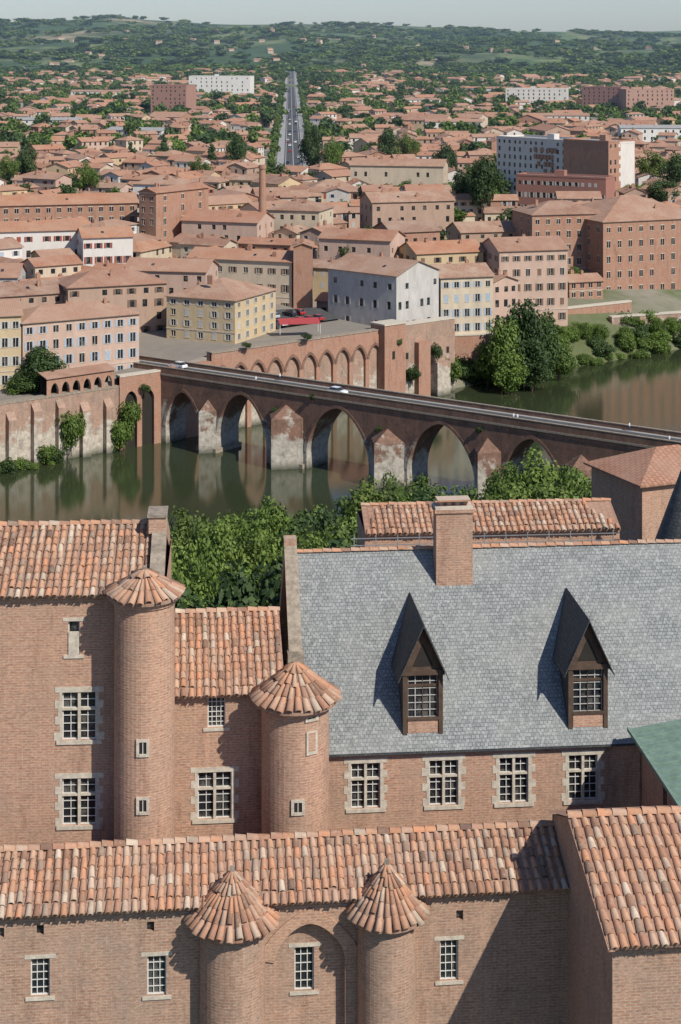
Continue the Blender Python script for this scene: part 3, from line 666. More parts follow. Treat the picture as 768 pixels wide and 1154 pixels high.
# ---------------------------------------------------------------- foreground palace
def tile_field(mb,P,Uv,S,W,L,sp=.5,tl=.85,mat=TILE,clip=None):
    P=Vector(P);Uv=Vector(Uv).normalized();S=Vector(S).normalized();N=Uv.cross(S)
    nc=max(1,round(W/sp)); sp=W/nc; nr=max(1,round(L/tl)); tl=L/nr
    mb.poly([tuple(P+Uv*0),tuple(P+Uv*W),tuple(P+Uv*W+S*L),tuple(P+S*L)],ROOFS[2])
    mb.poly([tuple(P+S*L-N*.2),tuple(P+Uv*W+S*L-N*.2),tuple(P+Uv*W-N*.2),tuple(P-N*.2)],ROOFS[2])
    mb.poly([tuple(P-N*.2),tuple(P+Uv*W-N*.2),tuple(P+Uv*W),tuple(P)],ROOFS[2])
    mb.poly([tuple(P+S*L-N*.2),tuple(P-N*.2),tuple(P),tuple(P+S*L)],ROOFS[2]); mb.poly([tuple(P+Uv*W-N*.2),tuple(P+Uv*W+S*L-N*.2),tuple(P+Uv*W+S*L),tuple(P+Uv*W)],ROOFS[2])
    for i in range(nc):
        wob=R.uniform(-.025,.025); off=R.uniform(-.12,.12)*tl
        for j in range(nr):
            if clip and not clip((i+.5)*sp,(j+.5)*tl): continue
            c=P+Uv*((i+.5)*sp+wob+R.uniform(-.025,.025))+S*(j*tl-.06+(off if j else 0)+R.uniform(-.05,.04)-(.1 if j==0 else 0)); tw=R.uniform(-.035,.035)
            d=c+S*(tl*1.16)+Uv*tw
            r0,r1=sp*.37*R.uniform(.94,1.06),sp*.31; lf=.07+R.uniform(0,.04)
            rows=[[c+Uv*(r0*math.cos(a))+N*(r0*math.sin(a)*.95+lf-.03) for a in (math.pi-k*math.pi/5 for k in range(6))],
                  [d+Uv*(r1*math.cos(a))+N*(r1*math.sin(a)*.95-.01) for a in (math.pi-k*math.pi/5 for k in range(6))]]
            lip=[p-N*.035+ (c-p)*.12 +S*.01 for p in rows[0]]
            mb.strip([[tuple(p) for p in r] for r in (lip,rows[0],rows[1])],mat)
def ridge(mb,P,Q,r=.2,l=.7,mat=TILE):
    P=Vector(P);Q=Vector(Q);d=(Q-P);L=d.length;d.normalize();Sd=d.cross(Vector((0,0,1))).normalized();Un=Sd.cross(d); n=max(1,int(L/l))
    for j in range(n):
        a=P+d*(j*L/n-.03)+Un*R.uniform(-.02,.03); b_=P+d*((j+1)*L/n+.05); rj=r*R.uniform(.92,1.06)
        mb.strip([[tuple(o+Sd*(q*math.cos(t))+Un*(q*math.sin(t)+zz)) for t in (math.pi-k*math.pi/6 for k in range(7))] for o,q,zz in ((a,rj*1.1,.03+R.uniform(0,.02)),(b_,rj*.95,0))],mat)
def cone(mb,cx,cy,z0,r,rise,n=20,mat=TILE,rows=4):
    for k in range(24):
        p,q=2*math.pi*k/24,2*math.pi*(k+1)/24
        mb.poly([(cx+r*math.cos(p),cy+r*math.sin(p),z0),(cx+r*math.cos(q),cy+r*math.sin(q),z0),(cx,cy,z0+rise)],ROOFS[2])
        mb.poly([(cx+r*math.cos(q),cy+r*math.sin(q),z0-.15),(cx+r*math.cos(p),cy+r*math.sin(p),z0-.15),(cx,cy,z0-.15)],ROOFS[2])
        mb.poly([(cx+r*math.cos(p),cy+r*math.sin(p),z0-.15),(cx+r*math.cos(q),cy+r*math.sin(q),z0-.15),(cx+r*math.cos(q),cy+r*math.sin(q),z0),(cx+r*math.cos(p),cy+r*math.sin(p),z0)],ROOFS[2])
    for j in range(rows):
        f0=j/rows; f1=(j+1.12)/rows; nn=n if f0<.5 else (n*2//3 if j<rows-1 else n//3)
        for i in range(nn):
            a=2*math.pi*(i+.5+R.uniform(-.08,.08))/nn
            rad=Vector((math.cos(a),math.sin(a),0)); tan=Vector((-math.sin(a),math.cos(a),0))
            S=(Vector((0,0,rise))-rad*r).normalized(); N=S.cross(tan) if S.cross(tan).z>0 else -S.cross(tan)
            C0=Vector((cx,cy,z0)); jit=R.uniform(-.04,.04)
            def ptc(f): f=min(f+jit,.985); return C0+rad*(r*(1-f)+ (.08 if f<.05 else 0))+Vector((0,0,rise*f))
            w0=max(.07,2*math.pi*r*(1-f0)/nn*.4); w1=max(.05,2*math.pi*r*(1-min(f1,.97))/nn*.4)
            w0=min(w0,.22)
            rws=[[tuple(ptc(f)+tan*(w*math.cos(t))+N*(w*math.sin(t)+lf)) for t in (math.pi-k*math.pi/5 for k in range(6))] for f,w,lf in ((f0,w0*.9,.02),(f0+.004,w0,.05),(f1,w1,.0))]
            mb.strip(rws,mat)
    mb.box(cx-.12,cx+.12,cy-.12,cy+.12,z0+rise-.15,z0+rise+.16,OLDST)
def tpx(O,th,px):
    k=(px-CX)/F; c,s=math.cos(th),math.sin(th); t=(k*O[1]-O[0])/(c-k*s); return t,O[1]+t*s
def fwin(mb,u,z0,w,h,cols,rows,y=0,cross=False,stone=True,sill=True):
    a,b_=u-w/2,u+w/2; f=.06; yd=y+.16
    mb.box(a,a+f,yd,yd+.08,z0,z0+h,WHITE); mb.box(b_-f,b_,yd,yd+.08,z0,z0+h,WHITE); mb.box(a+f,b_-f,yd,yd+.08,z0,z0+f,WHITE); mb.box(a+f,b_-f,yd,yd+.08,z0+h-f,z0+h,WHITE)
    for i in range(1,cols):
        x=a+w*i/cols; mb.box(x-.02,x+.02,yd+.01,yd+.06,z0+f,z0+h-f,WHITE)
    for j in range(1,rows):
        z=z0+h*j/rows; mb.box(a+f,b_-f,yd+.015,yd+.055,z-.018,z+.018,WHITE)
    if cross: mb.box(u-.08,u+.08,y+.02,y+.25,z0,z0+h,STONE); mb.box(a,u-.08,y+.04,y+.25,z0+h*.62,z0+h*.62+.13,STONE); mb.box(u+.08,b_,y+.04,y+.25,z0+h*.62,z0+h*.62+.13,STONE)
    if stone:
        n=max(2,int(h/.42)); 
        for j in range(n):
            e=.2 if j%2 else .42
            e+=R.uniform(-.05,.05)
            za,zb_=z0+h*j/n+.006,z0+h*(j+1)/n-.006
            mb.box(a-e,a+.0,y-.025,y+.12,za,zb_,STONE); mb.box(b_,b_+e,y-.025,y+.12,za,zb_,STONE)
        mb.box(a-.42,b_+.42,y-.03,y+.12,z0+h+.003,z0+h+.3,STONE); mb.box(a-.32,b_+.32,y-.08,y+.12,z0-.22,z0-.003,STONE)
    elif sill:
        mb.box(a-.3,b_+.3,y-.03,y+.12,z0+h+.003,z0+h+.2,STONE); mb.box(a-.25,b_+.25,y-.07,y+.12,z0-.18,z0-.003,STONE); 
def dent(mb,x0,x1,y,z,mat=BRICK):
    mb.box(x0,x1,y-.14,y-.002,z-.28,z-.1,mat)
    x=x0
    while x<x1-.2: mb.box(x,x+.2,y-.26,y-.141,z-.2,z-.06,TILE); x+=.43
# Row A : gallery
OA=(-16.9,88.); TA=math.radians(6)
mb=MB(); zE=46.5; yw=.42
def za(px,py): t,d=tpx(OA,TA,px); return t,zy(py,d)
specs=[(45,1085,1128,.95),(177,1082,1127,.95),(508,1064,1110,.95)]
holes=[];ws=[]
for px,y0,y1,w in specs:
    t,zt1=za(px,y0); _,zb1=za(px,y1); ws.append((t,zb1,w,zt1-zb1)); holes.append((t-w/2+12,t+w/2+12,zb1,zt1))
for px,py in ((45,1053),(170,1049),(520,1036),(0,1056)):
    t,zc=za(px,py); holes.append((t-.18+12,t+.18+12,zc-.25,zc+.25))
tl_,_=tpx(OA,TA,302); tr_,_=tpx(OA,TA,398)
mb.wall((-12,yw),(1,0),12+tl_,26,zE+.1,[h for h in holes if h[1]<12+tl_],BRICK2,.25)
mb.wall((tr_,yw),(1,0),28.9-tr_,26,zE+.1,[(h[0]-12-tr_,h[1]-12-tr_,h[2],h[3]) for h in holes if h[0]>12+tr_],BRICK2,.25)
ac=(tl_+tr_)/2; t,ztop=za(345,1045)
arch_wall(mb,tl_,tr_,26,zE+.1,[(ac,(tr_-tl_)/2-.35,ztop-1.9,1.9)],.6,BRICK2,BRICK,y0=yw)
t,z1_=za(345,1078);_,z0_=za(345,1128)
mb.wall((tl_,yw+.55),(1,0),tr_-tl_,26,zE,[(t-.5-tl_,t+.5-tl_,z0_,z1_)],BRICK2,.25); fwin(mb,t,z0_,1.0,z1_-z0_,3,5,yw+.55,stone=False)
for t,z0_,w,h in ws: fwin(mb,t,z0_,w,h,3,5,yw,stone=False)
dent(mb,-12,28.5,yw,zE+.05,BRICK2)
run,rise=3.72,1.6; sl=math.hypot(run,rise)
tile_field(mb,(-12,0,zE),(1,0,0),(0,run,rise),40.8,sl,.44,.66)
mb.poly([(28.8,run,zE+rise),(-12,run,zE+rise),(-12,run*2,zE),(28.8,run*2,zE)],ROOFS[2]); mb.wall((28.8,run*2-.4),(-1,0),40.8,26,zE,[],BRICK2)
mb.poly([(-12,run*2-.4,26),(-12,yw,26),(-12,yw,zE),(-12,run,zE+rise-.1),(-12,run*2-.4,zE)],BRICK2)
ridge(mb,(-12,run,zE+rise+.03),(28.8,run,zE+rise+.03),.21,.62)
mb.done('brick_gallery_wing',(OA[0],OA[1],0),TA)
def turret(name,px,d,rpx,y_e,y_ap,rcpx,zbot=26,mat=BRICK,wins=(),rows=4,n=20):
    mb=MB(); r=rpx*d/F; z0=zy(y_e,d); rise=zy(y_ap,d)-z0; rc=rcpx*d/F
    cyl(mb,0,0,r,r,zbot,z0,mat,40); cyl(mb,0,0,r+.12,r+.12,z0-.45,z0-.2,mat,36); cyl(mb,0,0,r+.12,r,z0-.45,z0-.5,mat,36); cyl(mb,0,0,r+.22,r+.22,z0-.2,z0-.02,mat,36); 
    cyl(mb,0,0,r+.12,r+.22,z0-.2,z0-.2,mat,36)
    cone(mb,0,0,z0,rc,rise,n,rows=rows)
    for wpx,wy,w,h in wins:
        sx=(wpx-px)*d/F; a=math.asin(max(-.95,min(.95,sx/r))); zc=zy(wy,d-r)
        c,s=math.cos(a),math.sin(a)
        def ob(u0,u1,z0_,z1_,p0,p1,mt): mb.obox((s*(r+p0)+c*u0,-c*(r+p0)+s*u0,z0_),(c*(u1-u0),s*(u1-u0),0),(s*(p1-p0),-c*(p1-p0),0),(0,0,z1_-z0_),mt)
        f=.16
        ob(-w/2-f,-w/2,zc-h/2-f,zc+h/2+f,-.3,.06,STONE); ob(w/2,w/2+f,zc-h/2-f,zc+h/2+f,-.3,.06,STONE); ob(-w/2,w/2,zc+h/2,zc+h/2+f,-.3,.06,STONE); ob(-w/2,w/2,zc-h/2-f,zc-h/2,-.3,.08,STONE)
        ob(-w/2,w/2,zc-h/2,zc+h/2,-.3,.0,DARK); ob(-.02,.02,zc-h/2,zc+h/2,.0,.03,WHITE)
    mb.done(name,(wx(px,d),d,0))
turret('round_brick_turret',262,89.6,37,1035,980,50,mat=BRICK2,n=30,rows=5)
turret('round_brick_turret',436,90.2,33,1028,972,43,mat=BRICK2,n=26,rows=5)
turret('round_brick_turret',163,99.4,34,668,641,42,26,wins=((165,843,.4,.65),(165,908,.4,.65)),rows=3,n=26)
turret('round_brick_turret',333,101.2,38,786,745,48,26,wins=((352,806,.5,.55),(337,910,.45,.55)),n=28,rows=4)
mb=MB(); r=38*101.2/F; a=math.asin(.5); c,s=math.cos(a),math.sin(a)
mb.obox((s*(r-.1)-c*.35,-c*(r-.1)-s*.35,zy(852,99.3)),(c*.7,s*.7,0),(s*.16,-c*.16,0),(0,0,1.3),STONE); mb.obox((s*(r+.03)-c*.22,-c*(r+.03)-s*.22,zy(848,99.3)),(c*.44,s*.44,0),(s*.04,-c*.04,0),(0,0,1.05),BRICK); mb.done('turret_stone_niche',(wx(333,101.2),101.2,0))
# Building C
mb=MB(); zE=48.07; run,rise=8.,2.55
tile_field(mb,(-.15,0,zE),(1,0,0),(0,run,rise),16,math.hypot(run,rise),.48,.75)
mb.poly([(16,run,zE+rise),(-.15,run,zE+rise),(-.15,13,zE+.7),(16,13,zE+.7)],ROOFS[2])
ridge(mb,(-.2,run,zE+rise+.04),(16,run,zE+rise+.04),.24,.75)
mb.wall((.15,.5),(1,0),15.5,26,zE+.1,[],BRICK2); dent(mb,.2,15.6,.5,zE+.1,BRICK2)
mb.poly([(.15,12.8,26),(.15,.5,26),(.15,.5,zE-.02),(.15,run,zE+rise-.12),(.15,12.8,zE+.6)],BRICK2)
mb.obox((-.2,-.05,zE-.18),(.34,0,0),(0,run,rise),(0,0,.14),BRICK)
mb.wall((15.6,12.8),(-1,0),15.5,26,zE+.6,[],BRICK2); mb.poly([(15.65,.5,26),(15.65,12.8,26),(15.65,12.8,zE+.6),(15.65,run,zE+rise-.1),(15.65,.5,zE)],BRICK2)
mb.done('brick_gable_building',(wx(690,82),82,0),TA)
# Slate wing
OB=(-2.1,103.9); TB=math.radians(5.3); zE=48.1; run,rise=8.73,9.4; SLP=rise/run
mb=MB(); yw=.35; LB=36
hs=[];wn=[]
for px in (413,501,580,658):
    t,d=tpx((OB[0],OB[1]+.35),TB,px); k=(px-413)*.038; z1=zy(860-k,d); z0=zy(911-k,d); w=33*d/F; hs.append((t-w/2,t+w/2,z0,z1)); wn.append((t,z0,w,z1-z0))
mb.wall((0,yw),(1,0),LB,26,zE+.2,hs,BRICK,.28)
for t,z0,w,h in wn: fwin(mb,t,z0,w,h,4,6,yw,cross=True)
mb.box(.2,LB,yw-.12,yw-.002,zE-.35,zE-.05,BRICK)
mb.poly([(0,0,zE),(LB,0,zE),(LB,run,zE+rise),(0,run,zE+rise)],SLATE); mb.poly([(LB,run,zE+rise),(LB,2*run,zE),(0,2*run,zE),(0,run,zE+rise)],SLATE)
mb.poly([(0,0,zE-.14),(LB,0,zE-.14),(LB,0,zE),(0,0,zE)],SLATED); mb.poly([(0,.5,zE-.14),(LB,.5,zE-.14),(LB,0,zE-.14),(0,0,zE-.14)],SLATED)
mb.poly([(0,2*run-.3,26),(0,yw,26),(0,yw,zE),(0,run,zE+rise-.1),(0,2*run-.3,zE)],BRICK); mb.wall((LB,2*run-.3),(-1,0),LB,26,zE,[],BRICK)
ridge(mb,(0,run,zE+rise),(LB,run,zE+rise),.17,.6)
mb.obox((-.65,-.3,zE-.6),(.68,0,0),(0,run+.2,(run+.2)*SLP),(0,0,1.15),BRICK); mb.obox((-.7,-.35,zE+.56),(.8,0,0),(0,run+.3,(run+.3)*SLP),(0,0,.14),OLDST)
mb.obox((-.65,2*run+.3,zE-.6),(.7,0,0),(0,-run-.2,(run+.2)*SLP),(0,0,1.15),BRICK); mb.box(-.7,.1,run-.5,run+.5,zE+rise+.4,zE+rise+.95,BRICK); mb.box(-.8,.2,3.0,4.0,zE+3.3,zE+4.9,OLDST)
# chimney
t,d=tpx((OB[0],OB[1]+7),TB,524); wch=1.16
mb.box(t-wch,t+wch,7,8.3,zE+6,60.2,BRICK); mb.box(t-wch-.1,t+wch+.1,6.9,8.4,60.2,60.42,BRICK); mb.box(t-wch-.05,t+wch+.05,6.95,8.35,60.42,60.55,STONE)
for k in (-.8,-.27,.27,.8): cyl(mb,t+k,7.65,.2,.17,60.55,60.85,TILE,10)
mb.box(t-1.05,t+1.05,7.1,8.2,60.88,60.98,TILE)
def dormer(px,py_b,py_a):
    yf=.75; t,d=tpx((OB[0],OB[1]+yf),TB,px); zb=zE+yf*SLP-.1; zr=zy(py_a,d); hw=1.2; ze=zr-2.6; zw0=zb+1.0
    mb.wall((t-hw,yf),(1,0),2*hw,zb,ze,[(.32,2*hw-.32,zw0,ze-.35)],WOOD,.2)
    mb.box(t-hw+.3,t+hw-.3,yf-.04,yf-.002,zb+.1,zw0-.1,BRICK)
    for sx in (-hw,hw-.26): mb.box(t+sx,t+sx+.26,yf-.1,yf-.003,zb,ze,WOOD)
    mb.box(t-hw+.26,t+hw-.26,yf-.12,yf-.003,zw0-.12,zw0+.03,WOOD); mb.box(t-hw-.1,t+hw+.1,yf-.16,yf+.1,ze-.35,ze-.05,WOOD)
    W=2*hw-.64; x0=t-hw+.32
    for i in range(0,5): mb.box(x0+W*i/4-.025,x0+W*i/4+.025,yf+.1,yf+.16,zw0,ze-.35,SHUT[2] if i!=2 else WOOD)
    for j in range(0,7): z=zw0+(ze-.35-zw0)*j/6; mb.box(x0,x0+W,yf+.11,yf+.15,z-.02,z+.02,SHUT[2])
    mb.box(x0,x0+W,yf+.06,yf+.17,(zw0+ze)/2+.35,(zw0+ze)/2+.5,WOOD)
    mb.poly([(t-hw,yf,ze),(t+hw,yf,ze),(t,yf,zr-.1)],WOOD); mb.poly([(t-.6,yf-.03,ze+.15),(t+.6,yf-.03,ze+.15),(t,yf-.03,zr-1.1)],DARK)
    for s in (-1,1): mb.obox((t+s*(hw+.05),yf-.3,ze-.15),(0,.18,0),(-s*(hw+.05),0,zr-ze+.0),(0,0,.22),WOOD)
    yb=(ze-zE)/SLP
    mb.poly([(t-hw,yb,ze),(t-hw,yf,zb),(t-hw,yf,ze)],SLATED); mb.poly([(t+hw,yf,zb),(t+hw,yb,ze),(t+hw,yf,ze)],SLATE)
    o=.32; k=(zr-ze)/hw; zo=ze-k*o; yr=(zr-zE)/SLP; yo=(zo-zE)/SLP
    for s in (-1,1):
        P=[(t+s*(hw+o),yf-.5,zo),(t+s*(hw+o),yo,zo),(t,yr,zr),(t,yf-.5,zr)]
        if s>0: mb.poly([(a,b_,c+.12) for a,b_,c in P],SLATED); mb.poly(P[::-1],WOOD)
        else: mb.poly([(a,b_,c+.12) for a,b_,c in P][::-1],SLATED); mb.poly(P,WOOD)
        a_,b2=P[0],P[3]; mb.poly([a_,b2,(b2[0],b2[1],b2[2]+.12),(a_[0],a_[1],a_[2]+.12)],SLATED); a_,b2=P[0],P[1]; mb.poly([a_,b2,(b2[0],b2[1],b2[2]+.12),(a_[0],a_[1],a_[2]+.12)],SLATED)
dormer(478,828,704); dormer(664,820,698)
mb.done('slate_roof_palace_wing',(OB[0],OB[1],0),TB)
# green roof wing (perpendicular)
mb=MB(); x0,yb_,z0=0,0,49.2; GR=1.4
mb.poly([(0,-10.5,z0),(9,-10.5,z0+GR),(9,.8,z0+GR),(0,.8,z0)],GREENM)
mb.poly([(0,-10.5,z0-.25),(9,-10.5,z0+GR-.25),(9,-10.5,z0+GR),(0,-10.5,z0)],GREENM); mb.poly([(0,.8,z0-.25),(0,-10.5,z0-.25),(0,-10.5,z0),(0,.8,z0)],GREENM); mb.poly([(0,.8,z0-.25),(9,.8,z0+GR-.25),(9,-10.5,z0+GR-.25),(0,-10.5,z0-.25)],WOOD)
for k in range(12): mb.obox((0,-10.4+k*.95,z0+.01),(9,0,GR),(0,.06,0),(0,0,.1),GREENM)
mb.box(-.12,.06,-10.6,.8,z0-.12,z0+.1,GREENM); cyl(mb,.5,.2,.06,.06,40,z0-.2,OLDST,8)
mb.wall((.6,.6),(0,-1),10.5,26,z0,[(5,5.8,46.2,48)],BRICK,.2); mb.poly([(.6,-9.9,26),(9,-9.9,26),(9,-9.9,z0+GR-.3),(.6,-9.9,z0-.1)],BRICK)
mb.done('green_copper_roof_wing',(wx(714,104),104.3,0),TB)
# Link building
mb=MB(); d=101.4; O=(wx(186,d),d); zE=52.45; run,rise=6.4,2.75
t1,d1=tpx((O[0],O[1]+.4),TB,243); t2,d2=tpx((O[0],O[1]+.4),TB,245)
w=38*d1/F; h1=(t1-w/2,t1+w/2,zy(923,d1),zy(870,d1)); w2=20*d1/F; h2=(t2-w2/2,t2+w2/2,zy(820,d2),zy(786,d2))
mb.wall((0,.4),(1,0),7.6,26,zE+.1,[h1,h2],BRICK,.25); fwin(mb,t1,h1[2],w,h1[3]-h1[2],4,6,.4,cross=True); fwin(mb,t2,h2[2],w2,h2[3]-h2[2],4,6,.4,stone=False)
dent(mb,0,7.4,.4,zE+.1)
tile_field(mb,(0,0,zE),(1,0,0),(0,run,rise),6.9,math.hypot(run,rise),.42,.62); mb.poly([(6.9,run,zE+rise),(0,run,zE+rise),(0,2*run,zE),(6.9,2*run,zE)],ROOFS[2]); ridge(mb,(0,run,zE+rise),(6.9,run,zE+rise),.2,.6)
mb.wall((7.6,2*run-.4),(-1,0),7.6,26,zE,[],BRICK)
mb.done('tile_roof_link_building',(O[0],O[1],0),TB)
# Left block
mb=MB(); d=100.; zE=58.8; run,rise=5.7,2.45; W=21; ang=math.radians(3.5)
O=(wx(186,d)-W*math.cos(ang),d-W*math.sin(ang)); 
hs=[];fw=[]
for px,y0,y1,wp,cr in ((90,780,834,38,1),(90,877,930,38,1),(84,700,738,13,0)):
    t,dd=tpx((O[0],O[1]+.4),ang,px); w=wp*dd/F; h=(t-w/2,t+w/2,zy(y1,dd),zy(y0,dd)); hs.append(h); fw.append((t,h[2],w,h[3]-h[2],cr))
mb.wall((0,.4),(1,0),W,26,zE+.1,hs,BRICK,.25)
for t,z0,w,h,cr in fw: fwin(mb,t,z0,w,h,4 if cr else 1,6 if cr else 2,.4,cross=bool(cr),stone=bool(cr))
t,dd=tpx((O[0],O[1]+.4),ang,84); mb.box(t-.3,t+.3,.33,.5,zy(738,dd),zy(712,dd),STONE)
mb.wall((W,.4),(0,1),2*run-.8,26,zE,[],BRICK); mb.wall((W,2*run-.4),(-1,0),W,26,zE,[],BRICK); mb.poly([(0,2*run-.4,26),(0,.4,26),(0,.4,zE),(0,run,zE+rise-.1),(0,2*run-.4,zE)],BRICK)
dent(mb,0,W-.5,.4,zE+.1)
tile_field(mb,(0,0,zE),(1,0,0),(0,run,rise),W-.9,math.hypot(run,rise),.42,.62); mb.poly([(W-1,run,zE+rise),(0,run,zE+rise),(0,2*run,zE),(W-1,2*run,zE)],ROOFS[2]); ridge(mb,(0,run,zE+rise),(W-.9,run,zE+rise),.2,.6)
mb.obox((W-.85,-.1,zE-.8),(.75,0,0),(0,run+.3,rise+.15),(0,0,1.15),BRICK); mb.obox((W-.9,-.2,zE+.36),(.85,0,0),(0,run+.4,rise+.2),(0,0,.13),OLDST)
mb.obox((W-.85,2*run+.1,zE-.8),(.75,0,0),(0,-run-.2,rise+.1),(0,0,1.15),BRICK); mb.box(W-1.1,W-.1,run-1.6,run+.3,zE+rise-.2,zE+rise+.75,BRICK); mb.box(W-1.18,W-.02,run-1.7,run+.4,zE+rise+.75,zE+rise+.9,OLDST)
mb.done('brick_residence_block',(O[0],O[1],0),ang)
# scaffolded building
mb=MB(); a_,w,ang=fr(412,130,700,131.5); zE=zy(602,130); 
mb.wall((0,.4),(1,0),w,22,zE,[],BRICK); mb.wall((w,.4),(0,1),6.2,22,zE,[],BRICK); mb.wall((0,6.6),(0,-1),6.2,22,zE,[],BRICK); mb.wall((w,6.6),(-1,0),w,22,zE,[],BRICK)
rise=1.2; tile_field(mb,(0,0,zE),(1,0,0),(0,3.5,rise),w,math.hypot(3.5,rise),.45,.6,clip=lambda u,s:u>s*.35 and u<w-s*.6); mb.poly([(w,3.5,zE+rise),(0,3.5,zE+rise),(0,7,zE),(w,7,zE)],ROOFS[3]); ridge(mb,(0,3.5,zE+rise),(w,3.5,zE+rise),.17)
mb.box(-1.2,w+.8,-1.6,-.3,zE-1.15,zE-1.0,STEEL)
for k in range(14): x=-1+k*(w+1.6)/13; mb.box(x,x+.07,-1.6,-1.53,zE-6,zE+.35,STEEL)
for z in (zE+.1,zE-.4): mb.box(-1.2,w+.8,-1.62,-1.58,z,z+.06,STEEL)
mb.box(-1.1,w+.7,-.6,-.55,zE-3,zE-.9,WHITE)
mb.done('scaffolded_building',(a_[0],a_[1],0),ang)
# right: tile house + slate cone tower
a_,w,ang=fr(724,146,840,150); mb=MB(); house(mb,w,8,zy(545,146)-24,24,'hip',.42,4,3,BRICK,ROOFS[0],None,1,0,0); mb.done('tile_roof_house',(a_[0],a_[1],0),ang)
mb=MB(); r=38*126/F; z0=zy(612,126); cyl(mb,0,0,r*.85,r*.85,24,z0,BRICK,32); cyl(mb,0,0,r,.05,z0,z0+6.5,SLATED,32); cyl(mb,0,0,.07,.04,z0+6.3,z0+7.6,STEEL,8); mb.done('slate_cone_tower',(wx(776,126),126,0))
# ---------------------------------------------------------------- vegetation
canopy=lambda px: interp(px,[150,185,220,300,350,400,480,545,600],[592,575,566,556,546,536,530,556,585])
for d,st in ((262,34),(242,36),(220,40),(198,42),(174,46),(150,50)):
    px=180 if d>150 else 200
    while px<(560 if d>200 else 470):
        p=px+R.uniform(-12,12); yt=canopy(p)+(262-d)*.5+R.uniform(-12,30); x=wx(p,d); zg=zt(x,d); h=zy(yt,d)-zg
        if h>5: put(R.choice(HT) if R.random()<.75 else R.choice(HTD),'riverside_tree',x,d+R.uniform(-6,6),zg,h/10*R.uniform(.65,.9) if h<16 else R.uniform(.9,1.35),h/10)
        px+=st*R.uniform(.7,1.2)
for p,d,yt,rw in ((618,250,500,1.7),(575,262,518,1.3),(655,255,528,1.3),(640,240,525,1.3),(590,245,520,1.3),(605,236,535,1.4),(675,250,548,1.0),(540,250,548,1.0)):
    x=wx(p,d); zg=zt(x,d); h=zy(yt,d)-zg; put(R.choice(HT),'riverside_tree',x,d,zg,rw,h/10)
for p,d,yt,rw,dk in ((590,462,325,1.5,1),(568,458,345,1.3,0),(612,468,342,1.3,1),(550,462,378,1.0,0),(600,455,372,1.3,1),(575,452,388,1.1,2),(630,470,378,1.1,0),
                        (48,386,381,1.25,1),(34,385,410,1.0,1),(68,388,412,.9,0),(22,384,428,.8,0),(82,390,432,.6,1)):
    x=wx(p,d); u_,q_=uq(x,d); zg=max(zt(x,d),.3); h=zy(yt,d)-zg
    if p<100: zg=13.6; h=zy(yt,d)-zg
    put(BT[dk],'riverbank_tree',x,d,zg-.5,rw,max(.4,h/10))
for p,d,yt,rw,dk in ((395,520,262,1.0,1),(655,505,375,.8,0),(545,640,170,1.5,1),(535,660,180,1.3,0),(520,650,190,1.2,1),(745,690,200,1.6,1),(735,760,165,1.8,0),(760,740,170,1.6,1),(720,700,205,1.4,0),(352,830,140,1.3,1),(374,820,150,1.1,0),(225,790,175,1.2,0),(100,720,180,1.3,0),(645,545,300,1.0,0),(662,548,308,.9,1),(500,800,160,1.4,1),(30,800,165,1.4,1),(10,780,172,1.2,0),(266,850,148,1.3,1),(440,900,142,1.5,1),(460,880,146,1.3,0)):
    x=wx(p,d); zg=max(zt(x,d),.5); h=zy(yt,d)-zg
    put(R.choice(HTD if dk else HT),'tree',x,d,zg,rw,max(.4,h/10))
for p,d in ((240,880),(148,900),(185,980),(90,1050),(520,900),(610,1000),(455,760),(480,780),(238,890),(700,980)):
    x=wx(p,d); put(CON,'cypress_tree',x,d,zt(x,d),1.3,1.6)
for i in range(110):
    u=R.uniform(86,235); q=R.uniform(-1.0,13); x,y_=xyuq(u,q)
    if blocked(x,y_,1.5): continue
    s=R.uniform(.6,1.4); put(R.choice(BUSH),'riverbank_bush',x,y_,max(-.3,zt(x,y_))-1,s,s*R.uniform(.8,1.3))
for i in range(10):
    u=R.uniform(112,200); q=R.uniform(3,10); x,y_=xyuq(u,q)
    if blocked(x,y_,3): continue
    s=R.uniform(.4,.65); put(R.choice(BT),'riverbank_tree',x,y_,zt(x,y_)-.5,s,s)
for i in range(20):
    u=R.uniform(-92,-30); x,y_=xyuq(u,R.uniform(-5,-3)); s=R.uniform(.4,1.0); put(R.choice(BUSH),'riverbank_bush',x,y_,-.6,s,s*R.uniform(.8,1.3))
for u,z,s,sz in ((-27,2,1.2,2.4),(-14.5,0,1.1,2.0),(-12,4,1.0,1.9),(-33,0,.9,1.2),(-50,0,1.1,2.8),(-54,2,1.0,2.0),(-8,12,.5,.5),(67,14,.6,.6),(72,4,.8,1.2),(86,2,1.2,1.8),(80,9,.7,1.1),(38,18.6,.6,.4),(20,18.6,.5,.4)):
    x,y_=xyuq(u,-3.0); put(BUSH[1] if s<.85 else BUSH[0],'ivy_plant',x,y_,z,s,sz)
for t,z in ((30,10.5),(57,10),(40,14.5),(81,13)): x,y_=onb(t,-.2); put(BUSH[1],'bridge_plant',x,y_,z,.3,.4)
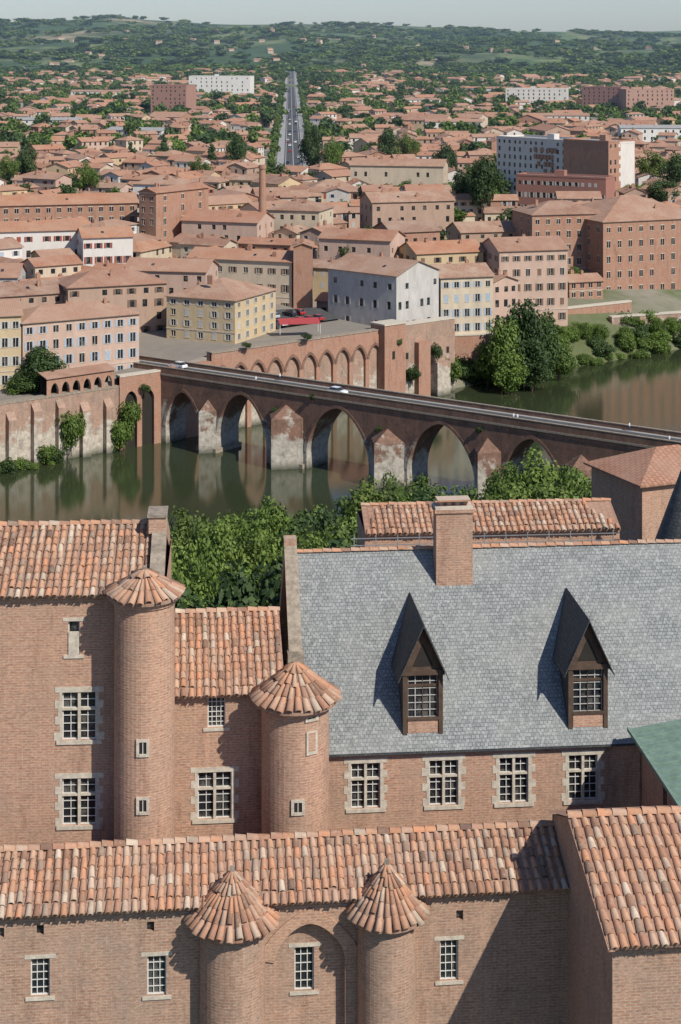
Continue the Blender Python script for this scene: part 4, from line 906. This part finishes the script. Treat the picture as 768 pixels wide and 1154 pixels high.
# red awning terrace near car park
x=wx(345,448); mb=MB(); mb.obox((-5,0,0),(10,0,0),(0,3,1.0),(0,0,.1),CLOTH); mb.box(-5,-4.9,.05,.15,-2.4,0,WHITE); mb.box(4.9,5,.05,.15,-2.4,0,WHITE); mb.box(-5,-4.9,2.9,3.0,-2.4,.95,WHITE); mb.box(4.9,5,2.9,3.0,-2.4,.95,WHITE); mb.done('red_awning',(x-1,430,21.1),.2)
# ---------------------------------------------------------------- haze
vm=bpy.data.materials.new('summer_haze'); vm.use_nodes=True; nt=vm.node_tree; nt.nodes.remove(nt.nodes['Principled BSDF'])
vs_=nd(nt,'ShaderNodeVolumeScatter'); vs_.inputs['Color'].default_value=(.6,.82,1,1); vs_.inputs['Density'].default_value=.00005; vs_.inputs['Anisotropy'].default_value=.0
nt.links.new(vs_.outputs[0],nt.nodes['Material Output'].inputs['Volume'])
mb=MB(); mb.box(-3500,3500,560,7000,-60,300,vm); mb.done('atmosphere_haze')
# ---------------------------------------------------------------- light, sky, camera
S=Vector((.62,-.64,.83)).normalized(); el=math.asin(S.z); az=math.atan2(S.x,S.y)
w=bpy.data.worlds.new('World'); sc.world=w; w.use_nodes=True; nt=w.node_tree; sky=nt.nodes.new('ShaderNodeTexSky'); sky.sky_type='NISHITA'; sky.sun_disc=False; sky.sun_elevation=el; sky.sun_rotation=az; sky.dust_density=.5; sky.ozone_density=3.
tint=mix(nt,1.0,sky.outputs[0],(.83,.93,1.12),'MULTIPLY')
nt.links.new(tint,nt.nodes['Background'].inputs[0]); nt.nodes['Background'].inputs[1].default_value=.105
l=bpy.data.lights.new('sun','SUN'); l.energy=5.0; l.angle=math.radians(.5); l.color=(1,.955,.87); lo=bpy.data.objects.new('sun',l); lo.rotation_euler=S.to_track_quat('Z','Y').to_euler(); COL.objects.link(lo)
cam=bpy.data.cameras.new('camera'); co=bpy.data.objects.new('camera',cam); co.location=(0,0,H); co.rotation_euler=(math.pi/2,0,0); cam.sensor_fit='VERTICAL'; cam.sensor_height=36; cam.lens=F/1154*36; cam.shift_y=-(577-YH)/1154; cam.clip_end=20000; cam.clip_start=1; COL.objects.link(co); sc.camera=co
sc.view_settings.view_transform='Standard'; sc.view_settings.look='None'; sc.view_settings.exposure=0
